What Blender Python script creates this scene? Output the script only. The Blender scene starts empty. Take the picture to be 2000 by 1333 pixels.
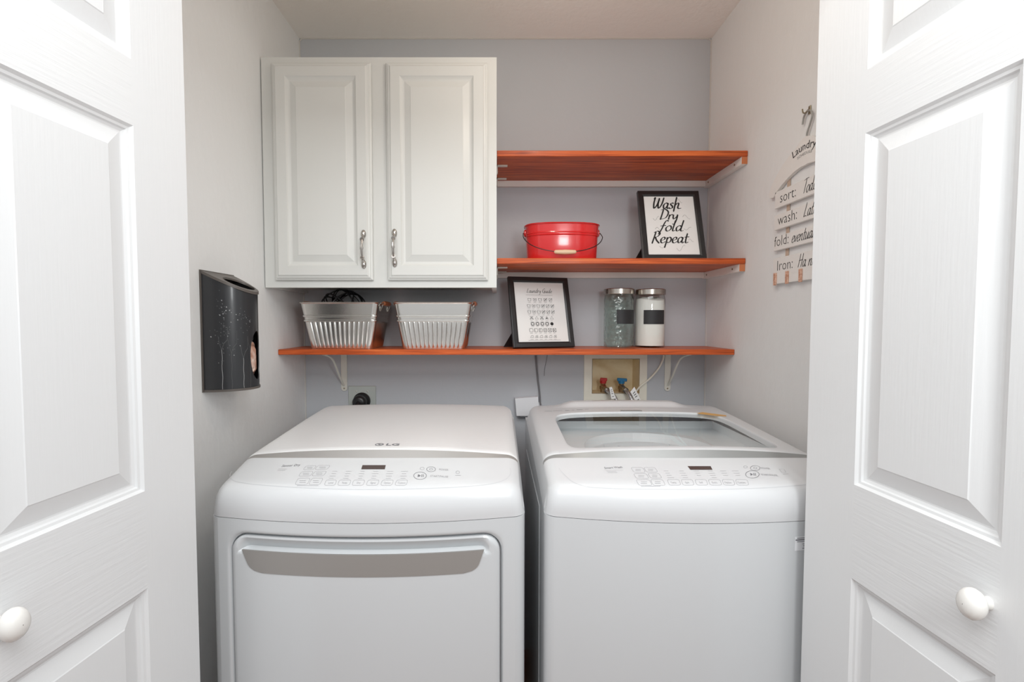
import bpy, math, random
from mathutils import Vector, Matrix, noise
R = math.radians
PI = math.pi
random.seed(7)
scene = bpy.context.scene
col = scene.collection

# ------------------------------------------------------------------ camera, world, lights, exposure
F = 930.0                       # focal length in pixels of the 2000 px frame
CX, CYH = 970.0, 627.0          # vanishing point of the depth lines
CAM_Z = 1.35
TH = math.atan((666.5 - CYH) / F)
cam_d = bpy.data.cameras.new('camera')
cam_d.sensor_width = 36.0
cam_d.lens = F / 2000 * 36.0
cam_d.shift_x = (1000 - CX) / 2000
cam_d.clip_start = 0.02
cam = bpy.data.objects.new('camera', cam_d)
col.objects.link(cam)
cam.location = (0, 0, CAM_Z)
cam.rotation_euler = (R(90) - TH, 0, 0)
scene.camera = cam

world = bpy.data.worlds.new('room_daylight')
scene.world = world
world.use_nodes = True
bg = world.node_tree.nodes['Background']
bg.inputs[0].default_value = (0.97, 0.985, 1.0, 1)
bg.inputs[1].default_value = 0.62

def area_light(name, loc, target, sx, sy, power, color):
    d = bpy.data.lights.new(name, 'AREA')
    d.shape = 'RECTANGLE'; d.size = sx; d.size_y = sy
    d.energy = power; d.color = color
    o = bpy.data.objects.new(name, d)
    col.objects.link(o)
    o.location = loc
    o.rotation_euler = (Vector(target) - Vector(loc)).to_track_quat('-Z', 'Y').to_euler()
    return o

area_light('hall_ceiling_light', (0.0, -0.15, 2.42), (0, 1.15, 1.0), 1.8, 0.9, 25, (0.985, 1.0, 1.0))
area_light('camera_flash', (0.46, -0.12, 1.62), (0.1, 1.6, 1.4), 0.22, 0.3, 4.5, (0.97, 1.0, 1.0))
pd = bpy.data.lights.new('closet_bulb', 'POINT')
pd.energy = 3.3; pd.color = (1.0, 0.90, 0.79); pd.shadow_soft_size = 0.05
po = bpy.data.objects.new('closet_bulb', pd); col.objects.link(po)
po.location = (0.16, 1.12, 2.13)

scene.view_settings.view_transform = 'Standard'
scene.view_settings.look = 'None'
scene.view_settings.exposure = 0.0
scene.view_settings.gamma = 1.0
scene.view_settings.use_curve_mapping = False
scene.cycles.max_bounces = 16
scene.cycles.diffuse_bounces = 10
scene.cycles.transparent_max_bounces = 24

# ------------------------------------------------------------------ measuring helpers
def at(px, py, Y):
    """pixel of the photograph + distance from the camera wall -> (X, Z)"""
    c, s = math.cos(TH), math.sin(TH)
    k = (666.5 - py) / F
    dz = Y * (k * c - s) / (c + k * s)
    zc = Y * c - dz * s
    return (px - CX) / F * zc, CAM_Z + dz
def X_(px, py, Y): return at(px, py, Y)[0]
def Z_(py, Y): return at(CX, py, Y)[1]

# ------------------------------------------------------------------ materials
def mat(name, color, rough=0.5, metal=0.0, coat=0.0, spec=0.5, bump=None, ior=None):
    m = bpy.data.materials.new(name); m.use_nodes = True
    nt = m.node_tree; b = nt.nodes['Principled BSDF']
    b.inputs['Base Color'].default_value = (*color, 1)
    b.inputs['Roughness'].default_value = rough
    b.inputs['Metallic'].default_value = metal
    b.inputs['Coat Weight'].default_value = coat
    b.inputs['Coat Roughness'].default_value = 0.08
    b.inputs['Specular IOR Level'].default_value = spec
    if bump:
        scale, strength, dist, stretch = bump
        tc = nt.nodes.new('ShaderNodeTexCoord'); mp = nt.nodes.new('ShaderNodeMapping')
        mp.inputs['Scale'].default_value = stretch
        no = nt.nodes.new('ShaderNodeTexNoise'); no.inputs['Scale'].default_value = scale
        no.inputs['Detail'].default_value = 4
        bu = nt.nodes.new('ShaderNodeBump'); bu.inputs['Strength'].default_value = strength
        bu.inputs['Distance'].default_value = dist
        L = nt.links.new
        L(tc.outputs['Object'], mp.inputs['Vector']); L(mp.outputs[0], no.inputs['Vector'])
        L(no.outputs['Fac'], bu.inputs['Height']); L(bu.outputs[0], b.inputs['Normal'])
    return m

def ramp_tex(m, stops, scale, stretch, detail=5, distort=0.6, rough=None):
    """colour of a surface from stretched noise (wood, stains)"""
    nt = m.node_tree; b = nt.nodes['Principled BSDF']; L = nt.links.new
    tc = nt.nodes.new('ShaderNodeTexCoord'); mp = nt.nodes.new('ShaderNodeMapping')
    mp.inputs['Scale'].default_value = stretch
    no = nt.nodes.new('ShaderNodeTexNoise'); no.inputs['Scale'].default_value = scale
    no.inputs['Detail'].default_value = detail; no.inputs['Distortion'].default_value = distort
    cr = nt.nodes.new('ShaderNodeValToRGB')
    e = cr.color_ramp.elements
    e[0].position, e[0].color = stops[0][0], (*stops[0][1], 1)
    e[1].position, e[1].color = stops[-1][0], (*stops[-1][1], 1)
    for p, c in stops[1:-1]:
        q = e.new(p); q.color = (*c, 1)
    L(tc.outputs['Object'], mp.inputs['Vector']); L(mp.outputs[0], no.inputs['Vector'])
    L(no.outputs['Fac'], cr.inputs[0]); L(cr.outputs[0], b.inputs['Base Color'])
    return m

M = {}
M['side_wall'] = mat('side_wall_paint', (0.80, 0.805, 0.80), 0.75, bump=(38, 0.35, 0.004, (1, 1, 0.6)))
M['back_wall'] = mat('blue_grey_wall_paint', (0.525, 0.545, 0.572), 0.7, bump=(60, 0.2, 0.003, (1, 1, 1)))
M['ceiling'] = mat('ceiling_paint', (0.90, 0.87, 0.83), 0.85, bump=(50, 0.3, 0.004, (1, 1, 1)))
M['hall_wall'] = mat('hall_wall_paint', (0.75, 0.75, 0.74), 0.7)
M['caulk'] = mat('white_caulk', (0.62, 0.6, 0.57), 0.6)
M['floor'] = ramp_tex(mat('orange_wood_floor', (0.4, 0.15, 0.06), 0.35),
                      [(0.3, (0.14, 0.05, 0.02)), (0.55, (0.24, 0.09, 0.034)), (0.75, (0.31, 0.13, 0.055))], 3, (1, 14, 1))
M['door_v'] = mat('white_door_grain_upright', (0.80, 0.815, 0.825), 0.42, bump=(16, 0.15, 0.0014, (14, 14, 0.7)))
M['door_h'] = mat('white_door_grain_level', (0.80, 0.815, 0.825), 0.42, bump=(10, 0.28, 0.0016, (1.2, 1.2, 20)))
M['knob'] = mat('white_knob', (0.86, 0.85, 0.82), 0.25)
M['cabinet'] = mat('cream_white_cabinet', (0.70, 0.705, 0.68), 0.38)
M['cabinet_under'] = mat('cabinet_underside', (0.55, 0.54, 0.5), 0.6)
M['wood'] = ramp_tex(mat('red_stained_wood', (0.5, 0.13, 0.04), 0.42, coat=0.06, spec=0.3),
                     [(0.28, (0.22, 0.03, 0.008)), (0.45, (0.47, 0.082, 0.018)), (0.6, (0.62, 0.125, 0.028)), (0.8, (0.74, 0.20, 0.055))],
                     6, (0.7, 12, 20), 7, 1.0)
M['cleat'] = mat('white_painted_cleat', (0.90, 0.885, 0.84), 0.5)
M['cleat_end'] = mat('bare_orange_wood', (0.60, 0.20, 0.08), 0.5)
M['white_metal'] = mat('white_enamel_metal', (0.74, 0.73, 0.66), 0.35)
M['steel'] = mat('brushed_steel', (0.50, 0.465, 0.42), 0.26, 1.0)
M['pewter'] = mat('polished_nickel', (0.50, 0.475, 0.45), 0.22, 1.0)
M['tin'] = mat('galvanised_tin', (0.80, 0.79, 0.76), 0.24, 1.0, bump=(30, 0.12, 0.002, (1, 1, 1)))
M['appliance'] = mat('white_enamel', (0.63, 0.65, 0.665), 0.28, coat=0.3)
M['console'] = mat('white_plastic', (0.70, 0.715, 0.73), 0.3, coat=0.2)
M['trim'] = mat('champagne_silver_trim', (0.345, 0.33, 0.315), 0.45, 0.2)
M['trim_dark'] = mat('grey_silver_trim', (0.36, 0.365, 0.36), 0.4, 0.35)
M['print'] = mat('grey_print', (0.20, 0.20, 0.22), 0.6)
M['print_light'] = mat('pale_grey_print', (0.42, 0.42, 0.44), 0.6)
M['groove'] = mat('pale_groove', (0.60, 0.61, 0.63), 0.6)
M['display'] = mat('dark_display', (0.085, 0.06, 0.055), 0.2)
M['black'] = mat('black_frame_paint', (0.018, 0.017, 0.018), 0.35)
M['black_rubber'] = mat('black_rubber', (0.012, 0.012, 0.013), 0.35)
M['ink'] = mat('black_ink', (0.02, 0.018, 0.018), 0.7)
M['paper'] = mat('white_paper', (0.80, 0.80, 0.785), 0.8)
M['red'] = mat('glossy_red_enamel', (0.68, 0.018, 0.02), 0.22, coat=0.6)
M['light_wood'] = mat('pale_wood', (0.72, 0.52, 0.34), 0.5)
M['handle_wood'] = mat('orange_turned_wood', (0.48, 0.15, 0.06), 0.4)
M['chalk'] = mat('black_chalkboard', (0.02, 0.02, 0.022), 0.55)
M['detergent'] = mat('white_powder', (0.86, 0.85, 0.83), 0.85)
M['beige_plastic'] = ramp_tex(mat('cream_plastic', (0.68, 0.63, 0.5), 0.45),
                              [(0.3, (0.82, 0.79, 0.67)), (0.7, (0.88, 0.85, 0.74))], 5, (1, 1, 1))
M['yellowed'] = ramp_tex(mat('yellowed_plastic', (0.68, 0.6, 0.42), 0.5),
                         [(0.3, (0.72, 0.58, 0.34)), (0.55, (0.88, 0.78, 0.55)), (0.75, (0.92, 0.84, 0.62))], 9, (1, 1, 1.4))
M['red_plastic'] = mat('red_plastic', (0.52, 0.03, 0.03), 0.4)
M['blue_plastic'] = mat('blue_plastic', (0.02, 0.20, 0.42), 0.4)
M['brass'] = mat('dull_brass', (0.42, 0.30, 0.18), 0.4, 1.0)
M['braid'] = mat('braided_steel', (0.62, 0.62, 0.62), 0.35, 0.9, bump=(220, 1.0, 0.003, (1, 1, 1)))
M['grey_cord'] = mat('grey_cord', (0.20, 0.20, 0.21), 0.55)
M['white_plastic'] = mat('bright_white_plastic', (0.82, 0.83, 0.85), 0.4)
M['plate'] = mat('steel_wall_plate', (0.55, 0.59, 0.56), 0.45, 0.35)
M['bag_black'] = mat('black_painted_tin', (0.022, 0.023, 0.026), 0.3, coat=0.2)
M['bag_rim'] = mat('brown_grey_rim', (0.11, 0.095, 0.085), 0.4)
M['white_paint'] = mat('white_paint_marks', (0.36, 0.365, 0.365), 0.7)
M['faint_paint'] = mat('faint_grey_paint_marks', (0.115, 0.118, 0.12), 0.7)
M['plastic_bag'] = ramp_tex(mat('crumpled_pink_plastic', (0.7, 0.5, 0.42), 0.35),
                            [(0.3, (0.22, 0.09, 0.045)), (0.48, (0.55, 0.31, 0.23)), (0.7, (0.80, 0.66, 0.58))], 34, (1, 1, 1))
M['sign_wood'] = mat('chalky_white_wood', (0.80, 0.775, 0.745), 0.7)
M['twine'] = mat('beige_ribbon', (0.55, 0.42, 0.33), 0.8)
M['peg'] = ramp_tex(mat('pink_wood_peg', (0.7, 0.42, 0.3), 0.6),
                    [(0.35, (0.50, 0.24, 0.15)), (0.65, (0.76, 0.50, 0.38))], 160, (1, 1, 1))
M['gold'] = mat('aged_brass_hook', (0.35, 0.29, 0.2), 0.4, 0.8)
M['chrome_wire'] = mat('grey_wire', (0.45, 0.44, 0.42), 0.35, 0.8)
M['tub'] = mat('grey_tub_plastic', (0.86, 0.88, 0.89), 0.4)
M['drum'] = mat('pale_drum', (0.85, 0.86, 0.87), 0.4)
M['orange_label'] = mat('orange_sticker', (0.72, 0.42, 0.14), 0.5)
M['rib_lid'] = None

def ribbed_white():
    m = mat('ribbed_white_plastic', (0.84, 0.845, 0.85), 0.28, coat=0.15)
    nt = m.node_tree; b = nt.nodes['Principled BSDF']; L = nt.links.new
    tc = nt.nodes.new('ShaderNodeTexCoord')
    wv = nt.nodes.new('ShaderNodeTexWave'); wv.bands_direction = 'Y'
    wv.inputs['Scale'].default_value = 24.0; wv.inputs['Distortion'].default_value = 0.0
    bu = nt.nodes.new('ShaderNodeBump'); bu.inputs['Strength'].default_value = 0.2; bu.inputs['Distance'].default_value = 0.0008
    L(tc.outputs['Object'], wv.inputs['Vector']); L(wv.outputs['Fac'], bu.inputs['Height']); L(bu.outputs[0], b.inputs['Normal'])
    return m
M['rib_lid'] = ribbed_white()

def glass(name, tint, rough=0.03, bump=None, refl=1.0):
    m = bpy.data.materials.new(name); m.use_nodes = True
    nt = m.node_tree; nt.nodes.clear(); L = nt.links.new
    out = nt.nodes.new('ShaderNodeOutputMaterial'); mx = nt.nodes.new('ShaderNodeMixShader')
    tr = nt.nodes.new('ShaderNodeBsdfTransparent'); tr.inputs[0].default_value = (*tint, 1)
    gl = nt.nodes.new('ShaderNodeBsdfGlossy'); gl.inputs['Roughness'].default_value = rough
    fr = nt.nodes.new('ShaderNodeLayerWeight'); fr.inputs[0].default_value = 0.5
    pw = nt.nodes.new('ShaderNodeMath'); pw.operation = 'POWER'; pw.inputs[1].default_value = 4.5
    ma = nt.nodes.new('ShaderNodeMath'); ma.operation = 'MULTIPLY_ADD'; ma.inputs[1].default_value = 0.9 * refl; ma.inputs[2].default_value = 0.04
    L(fr.outputs['Facing'], pw.inputs[0]); L(pw.outputs[0], ma.inputs[0])
    L(ma.outputs[0], mx.inputs[0]); L(tr.outputs[0], mx.inputs[1]); L(gl.outputs[0], mx.inputs[2]); L(mx.outputs[0], out.inputs[0])
    if bump:
        tc = nt.nodes.new('ShaderNodeTexCoord'); vo = nt.nodes.new('ShaderNodeTexVoronoi')
        vo.inputs['Scale'].default_value = bump[0]
        bu = nt.nodes.new('ShaderNodeBump'); bu.inputs['Strength'].default_value = bump[1]; bu.inputs['Distance'].default_value = 0.004
        L(tc.outputs['Object'], vo.inputs['Vector']); L(vo.outputs['Distance'], bu.inputs['Height'])
        L(bu.outputs[0], gl.inputs['Normal']); L(bu.outputs[0], fr.inputs['Normal'])
    return m
M['lid_glass'] = glass('smoky_lid_glass', (0.95, 0.97, 0.97), 0.03)
M['jar_glass'] = glass('green_tinted_jar_glass', (0.925, 0.955, 0.94), 0.05, (70, 1.0))
M['clear_glass'] = glass('clear_jar_glass', (0.97, 0.98, 0.97), 0.05)

# ------------------------------------------------------------------ mesh builder
class MB:
    def __init__(s): s.v = []; s.f = []; s.m = []; s.sm = []
    def vert(s, p): s.v.append(tuple(p)); return len(s.v) - 1
    def face(s, idx, m=0, smooth=False): s.f.append(tuple(idx)); s.m.append(m); s.sm.append(smooth)
    def quad(s, a, b, c, d, m=0, smooth=False):
        i = len(s.v); s.v += [tuple(a), tuple(b), tuple(c), tuple(d)]; s.face((i, i + 1, i + 2, i + 3), m, smooth)
    def box(s, x0, x1, y0, y1, z0, z1, m=0, mtx=None, bev=0.0):
        if bev > 0:
            # chamfered box
            e = bev; pts = []
            def P(x, y, z): return (x, y, z)
            X = (x0, x1); Y = (y0, y1); Z = (z0, z1)
            base = len(s.v); ids = {}
            for a in (0, 1):
                for b in (0, 1):
                    for c in (0, 1):
                        sx, sy, sz = (1 - 2 * a), (1 - 2 * b), (1 - 2 * c)
                        for k, d in enumerate(((0, e, e), (e, 0, e), (e, e, 0))):
                            p = (X[a] + sx * d[0], Y[b] + sy * d[1], Z[c] + sz * d[2])
                            if mtx: p = mtx @ Vector(p)
                            ids[a, b, c, k] = s.vert(p)
            for a in (0, 1):
                s.face([ids[a, 0, 0, 0], ids[a, 1, 0, 0], ids[a, 1, 1, 0], ids[a, 0, 1, 0]], m)
                s.face([ids[0, a, 0, 1], ids[1, a, 0, 1], ids[1, a, 1, 1], ids[0, a, 1, 1]], m)
                s.face([ids[0, 0, a, 2], ids[1, 0, a, 2], ids[1, 1, a, 2], ids[0, 1, a, 2]], m)
            for a in (0, 1):
                for b in (0, 1):
                    s.face([ids[a, b, 0, 0], ids[a, b, 1, 0], ids[a, b, 1, 1], ids[a, b, 0, 1]], m)
                    s.face([ids[a, 0, b, 0], ids[a, 1, b, 0], ids[a, 1, b, 2], ids[a, 0, b, 2]], m)
                    s.face([ids[0, a, b, 1], ids[1, a, b, 1], ids[1, a, b, 2], ids[0, a, b, 2]], m)
                    for c in (0, 1): s.face([ids[a, b, c, 0], ids[a, b, c, 1], ids[a, b, c, 2]], m)
            return
        i = len(s.v)
        for x in (x0, x1):
            for y in (y0, y1):
                for z in (z0, z1):
                    p = Vector((x, y, z)); s.v.append(tuple(mtx @ p if mtx else p))
        for q in ((0, 1, 3, 2), (4, 6, 7, 5), (0, 4, 5, 1), (2, 3, 7, 6), (0, 2, 6, 4), (1, 5, 7, 3)):
            s.face([i + k for k in q], m)
    def grid(s, rows, m=0, smooth=True, close=False, skip=None):
        """rows: list of equally long lists of points"""
        n = len(rows[0]); base = len(s.v)
        for r in rows: s.v += [tuple(p) for p in r]
        for j in range(len(rows) - 1):
            for i in range(n if close else n - 1):
                k = (i + 1) % n
                if skip and skip(j, i): continue
                s.face((base + j * n + i, base + j * n + k, base + (j + 1) * n + k, base + (j + 1) * n + i), m, smooth)
    def cap(s, pts, m=0): 
        i = len(s.v); s.v += [tuple(p) for p in pts]; s.face(range(i, i + len(pts)), m)
    def tube(s, pts, r, n=8, m=0, caps=True, closed=False):
        pts = [Vector(p) for p in pts]; N = len(pts)
        rr = r if isinstance(r, (list, tuple)) else [r] * N
        up = None; rows = []
        for i, p in enumerate(pts):
            if closed: t = pts[(i + 1) % N] - pts[i - 1]
            else: t = pts[min(i + 1, N - 1)] - pts[max(i - 1, 0)]
            t.normalize()
            if up is None:
                up = Vector((0, 0, 1)) if abs(t.z) < 0.9 else Vector((1, 0, 0))
            up = up - t * up.dot(t)
            if up.length < 1e-6: up = t.orthogonal()
            up.normalize(); b = t.cross(up)
            rows.append([p + (up * math.cos(2 * PI * k / n) + b * math.sin(2 * PI * k / n)) * rr[i] for k in range(n)])
        if closed: rows.append(rows[0])
        s.grid(rows, m, True, True)
        if caps and not closed:
            s.cap(rows[0][::-1], m); s.cap(rows[-1], m)
    def lathe(s, prof, c, n=32, m=0, ax='Z', sx=1.0, sy=1.0, smooth=True):
        rows = []
        for r, h in prof:
            row = []
            for k in range(n):
                a = 2 * PI * k / n
                d = (r * math.cos(a) * sx, r * math.sin(a) * sy)
                if ax == 'Z': p = (c[0] + d[0], c[1] + d[1], c[2] + h)
                elif ax == 'Y': p = (c[0] + d[0], c[1] + h, c[2] + d[1])
                else: p = (c[0] + h, c[1] + d[0], c[2] + d[1])
                row.append(p)
            rows.append(row)
        s.grid(rows, m, smooth, True)
        s.cap(rows[0][::-1], m); s.cap(rows[-1], m)
    def prism(s, poly, d0, d1, fn, m=0, bm=None):
        """poly of (a,b) extruded between depth d0..d1, fn(a,b,d)->point"""
        n = len(poly)
        s.cap([fn(a, b, d0) for a, b in poly], m); s.cap([fn(a, b, d1) for a, b in poly][::-1], m if bm is None else bm)
        for i in range(n):
            a, b = poly[i], poly[(i + 1) % n]
            s.quad(fn(*a, d0), fn(*a, d1), fn(*b, d1), fn(*b, d0), m if bm is None else bm)
    def build(s, name, mats, parent=None, kind=None, weld=True, label=None, flip=False):
        me = bpy.data.meshes.new(name)
        me.from_pydata(s.v, [], s.f)
        for mm in (mats if isinstance(mats, (list, tuple)) else [mats]): me.materials.append(mm)
        me.polygons.foreach_set('material_index', s.m)
        me.polygons.foreach_set('use_smooth', s.sm)
        import bmesh
        bm = bmesh.new(); bm.from_mesh(me)
        if weld: bmesh.ops.remove_doubles(bm, verts=bm.verts, dist=1e-5)
        bmesh.ops.recalc_face_normals(bm, faces=bm.faces)
        for e in bm.edges:
            if len(e.link_faces) == 2 and e.calc_face_angle(0) > .62: e.smooth = False
        bm.to_mesh(me); bm.free()
        me.update()
        o = bpy.data.objects.new(name, me); col.objects.link(o)
        if parent:
            o.parent = parent
            o.matrix_parent_inverse = parent.matrix_basis.inverted()
        if kind: o['kind'] = kind
        if label: o['label'] = label
        return o

def thing(name, label, cat, loc=(0, 0, 0), group=None):
    o = bpy.data.objects.new(name, None); col.objects.link(o)
    o.empty_display_size = 0.05
    o.location = loc
    o['label'] = label; o['category'] = cat
    if group: o['group'] = group
    return o
def tag(o, label, cat, group=None):
    o['label'] = label; o['category'] = cat
    if group: o['group'] = group
    return o
def lerp(a, b, t): return a + (b - a) * t
def catmull(pts, n=6, closed=False):
    P = [Vector(p) for p in pts]; N = len(P); out = []
    rng = range(N) if closed else range(N - 1)
    for i in rng:
        if closed: a, b, c, d = P[i - 1], P[i], P[(i + 1) % N], P[(i + 2) % N]
        else: a, b, c, d = P[max(i - 1, 0)], P[i], P[i + 1], P[min(i + 2, N - 1)]
        for k in range(n):
            t = k / n
            out.append(0.5 * ((2 * b) + (c - a) * t + (2 * a - 5 * b + 4 * c - d) * t * t + (3 * b - 3 * c + d - a) * t ** 3))
    if not closed: out.append(P[-1])
    return out

# ------------------------------------------------------------------ lettering
GL = {
 'W': ([[(.0, .82), (.08, 1), (.04, .5), (.12, .02), (.32, .35), (.42, .95)], [(.42, .95), (.38, .4), (.48, .02), (.68, .4), (.76, 1.0)]], .78),
 'D': ([[(.2, 1), (.16, .5), (.1, -.02)], [(.0, .93), (.3, 1.03), (.62, .72), (.5, .2), (.08, .04)]], .68),
 'R': ([[(.2, 1), (.14, .5), (.06, -.08)], [(.05, .9), (.32, 1.04), (.52, .82), (.38, .56), (.17, .5)], [(.22, .5), (.36, .22), (.6, -.05)]], .62),
 'T': ([[(0, .93), (.3, 1.0), (.66, 1.02)], [(.34, 1), (.3, .5), (.24, 0)]], .52),
 'L': ([[(.2, 1), (.12, .5), (.05, .03), (.2, .05), (.45, .02)]], .5),
 'H': ([[(.1, 1), (.08, .5), (.02, 0)], [(.5, 1), (.48, .5), (.44, 0)], [(0, .5), (.3, .52), (.56, .55)]], .62),
 'G': ([[(.55, .85), (.35, 1), (.08, .7), (.08, .25), (.3, 0), (.52, .2), (.54, .45)], [(.35, .45), (.54, .46), (.5, -.15)]], .65),
 'a': ([[(.37, .42), (.22, .5), (.06, .3), (.1, .04), (.22, .03), (.36, .25), (.4, .48)], [(.4, .5), (.36, .12), (.44, .0), (.54, .1)]], .5),
 'd': ([[(.37, .42), (.22, .5), (.06, .3), (.1, .04), (.22, .03), (.36, .25), (.4, .48)], [(.44, 1.02), (.4, .5), (.37, .1), (.45, .0), (.58, .06)]], .54),
 'e': ([[(.05, .22), (.28, .28), (.34, .42), (.22, .5), (.06, .3), (.1, .05), (.24, 0), (.42, .12)]], .41),
 'f': ([[(.54, .9), (.42, 1.0), (.3, .75), (.2, .2), (.05, -.32)], [(.06, .46), (.25, .5), (.44, .52)]], .42),
 'h': ([[(.12, 1.05), (.09, .5), (.05, -.3)], [(.07, .25), (.25, .48), (.36, .42), (.33, .1), (.42, 0), (.62, .03)]], .5),
 'i': ([[(.1, .5), (.08, .12), (.15, 0), (.25, .08)], [(.13, .68), (.15, .72)]], .24),
 'l': ([[(.14, 1.0), (.1, .5), (.08, .1), (.15, 0), (.25, .08)]], .25),
 'n': ([[(.08, .5), (.07, .25), (.05, 0)], [(.07, .25), (.25, .48), (.36, .42), (.34, .1), (.42, 0), (.5, .06)]], .5),
 'o': ([[(.22, .5), (.06, .3), (.1, .05), (.24, 0), (.4, .2), (.36, .44), (.22, .5)]], .45),
 'p': ([[(.1, .5), (.08, .1), (.02, -.45)], [(.09, .3), (.25, .5), (.4, .35), (.32, .05), (.1, .05)]], .46),
 'r': ([[(.08, .5), (.07, .25), (.05, 0)], [(.07, .28), (.2, .48), (.32, .46)]], .32),
 's': ([[(.32, .44), (.2, .5), (.1, .38), (.26, .2), (.26, .04), (.1, 0), (0, .08)]], .37),
 't': ([[(.18, .85), (.13, .3), (.15, .04), (.24, 0), (.34, .08)], [(0, .5), (.16, .52), (.36, .53)]], .33),
 'u': ([[(.06, .5), (.06, .15), (.14, 0), (.28, .1), (.38, .45)], [(.39, .5), (.36, .12), (.43, 0), (.52, .08)]], .5),
 'v': ([[(.02, .5), (.14, .02), (.36, .5)]], .38),
 'y': ([[(.06, .5), (.07, .2), (.16, .08), (.34, .3), (.38, .5)], [(.39, .5), (.36, 0), (.26, -.4), (.1, -.42)]], .46),
}
def script_len(text): return sum(GL[c][1] if c in GL else .35 for c in text)
def script(mb, text, fn, x, y, size, nib, shear=.28, spread=1.0, lo=.35, m=0, center=False):
    """hand lettering: brush ribbons, fn maps flat (a,b) to a point"""
    if center: x -= script_len(text) * size * spread / 2
    for ch in text:
        if ch not in GL: x += .35 * size * spread; continue
        strokes, adv = GL[ch]
        for st in strokes:
            pts = catmull([((p[0] + shear * p[1]) * size * spread + x, p[1] * size + y, 0) for p in st], 6)
            n = len(pts); rowa, rowb = [], []
            for i, p in enumerate(pts):
                t = pts[min(i + 1, n - 1)] - pts[max(i - 1, 0)]
                if t.length < 1e-9: t = Vector((1, 0, 0))
                t.normalize(); nn = Vector((-t.y, t.x, 0))
                ang = math.atan2(t.y, t.x)
                w = nib * (lo + (1 - lo) * abs(math.sin(ang - R(20)))) / 2
                if i in (0, n - 1): w *= .5
                rowa.append(fn(p.x + nn.x * w, p.y + nn.y * w)); rowb.append(fn(p.x - nn.x * w, p.y - nn.y * w))
            mb.grid([rowa, rowb], m, False)
        x += adv * size * spread
    return x

def type_text(mb, text, fn, x, y, size, m=0, align='LEFT', thin=0.0, sx=1.0, curve=None):
    """printed lettering from the built-in font, flattened to faces and mapped by fn"""
    cu = bpy.data.curves.new('t', 'FONT'); cu.body = text; cu.size = 1.0; cu.align_x = align
    cu.offset = thin; cu.resolution_u = 2
    ob = bpy.data.objects.new('t', cu); col.objects.link(ob)
    me = bpy.data.meshes.new_from_object(ob)
    for p in me.polygons:
        i = len(mb.v)
        for vi in p.vertices:
            q = me.vertices[vi].co
            a, b = q.x * size * sx, q.y * size
            if curve: a, b = curve(a, b)
            mb.v.append(tuple(fn(x + a, y + b)))
        mb.face(range(i, i + len(p.vertices)), m)
    bpy.data.objects.remove(ob); bpy.data.meshes.remove(me); bpy.data.curves.remove(cu)

def line(mb, pts, w, fn, m=0, closed=False):
    P = [Vector((p[0], p[1], 0)) for p in pts]; n = len(P); ra, rb = [], []
    for i, p in enumerate(P):
        t = (P[(i + 1) % n] - P[i - 1]) if closed else (P[min(i + 1, n - 1)] - P[max(i - 1, 0)])
        if t.length < 1e-9: t = Vector((1, 0, 0))
        t.normalize(); k = Vector((-t.y, t.x, 0)) * w / 2
        ra.append(fn(p.x + k.x, p.y + k.y)); rb.append(fn(p.x - k.x, p.y - k.y))
    if closed: ra.append(ra[0]); rb.append(rb[0])
    mb.grid([ra, rb], m, False)
def disc(mb, cx, cy, rx, ry, fn, m=0, n=20):
    mb.cap([fn(cx + rx * math.cos(2 * PI * k / n), cy + ry * math.sin(2 * PI * k / n)) for k in range(n)], m)
def ellipse(cx, cy, rx, ry, n=24): return [(cx + rx * math.cos(2 * PI * k / n), cy + ry * math.sin(2 * PI * k / n)) for k in range(n)]
def rrect(x0, x1, y0, y1, r, n=5):
    out = []
    for cx, cy, a0 in ((x1 - r, y1 - r, 0), (x0 + r, y1 - r, 90), (x0 + r, y0 + r, 180), (x1 - r, y0 + r, 270)):
        for k in range(n + 1):
            a = R(a0 + 90 * k / n); out.append((cx + r * math.cos(a), cy + r * math.sin(a)))
    return out

# ------------------------------------------------------------------ the closet
XL, XR, YB, ZC = -0.768, 0.836, 1.90, None
ZC = Z_(75, YB)                                      # ceiling height
YF0, YF1 = 0.82, 0.93                                # wall around the opening
JL, JR, ZH = -0.72, 0.76, 2.06

# opening of the recessed water box in the back wall
wx0, wz1 = at(1156, 701, YB); wx1, wz0 = at(1248, 769, YB)
b = MB()
xs = [XL - .12, wx0, wx1, XR + .12]; zs = [0.0, wz0, wz1, ZC + .1]
for i in range(3):
    for j in range(3):
        if i == 1 and j == 1: continue
        b.quad((xs[i], YB, zs[j]), (xs[i + 1], YB, zs[j]), (xs[i + 1], YB, zs[j + 1]), (xs[i], YB, zs[j + 1]))
        b.quad((xs[i], YB + .12, zs[j]), (xs[i + 1], YB + .12, zs[j]), (xs[i + 1], YB + .12, zs[j + 1]), (xs[i], YB + .12, zs[j + 1]))
for (p, q) in (((wx0, wz0), (wx1, wz0)), ((wx1, wz0), (wx1, wz1)), ((wx1, wz1), (wx0, wz1)), ((wx0, wz1), (wx0, wz0)),
               ((xs[0], 0), (xs[3], 0)), ((xs[3], 0), (xs[3], zs[3])), ((xs[3], zs[3]), (xs[0], zs[3])), ((xs[0], zs[3]), (xs[0], 0))):
    b.quad((p[0], YB, p[1]), (q[0], YB, q[1]), (q[0], YB + .12, q[1]), (p[0], YB + .12, p[1]))
b.build('wall_back', M['back_wall'], kind='structure')
b = MB(); b.box(XL - .12, XL, YF1, YB, 0, ZC); b.build('wall_left', M['side_wall'], kind='structure')
b = MB(); b.box(XR, XR + .12, YF1, YB, 0, ZC); b.build('wall_right', M['side_wall'], kind='structure')
b = MB(); b.box(XL - .12, XR + .12, YF0, YB + .12, ZC, ZC + .1); b.build('ceiling', M['ceiling'], kind='structure')
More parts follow.
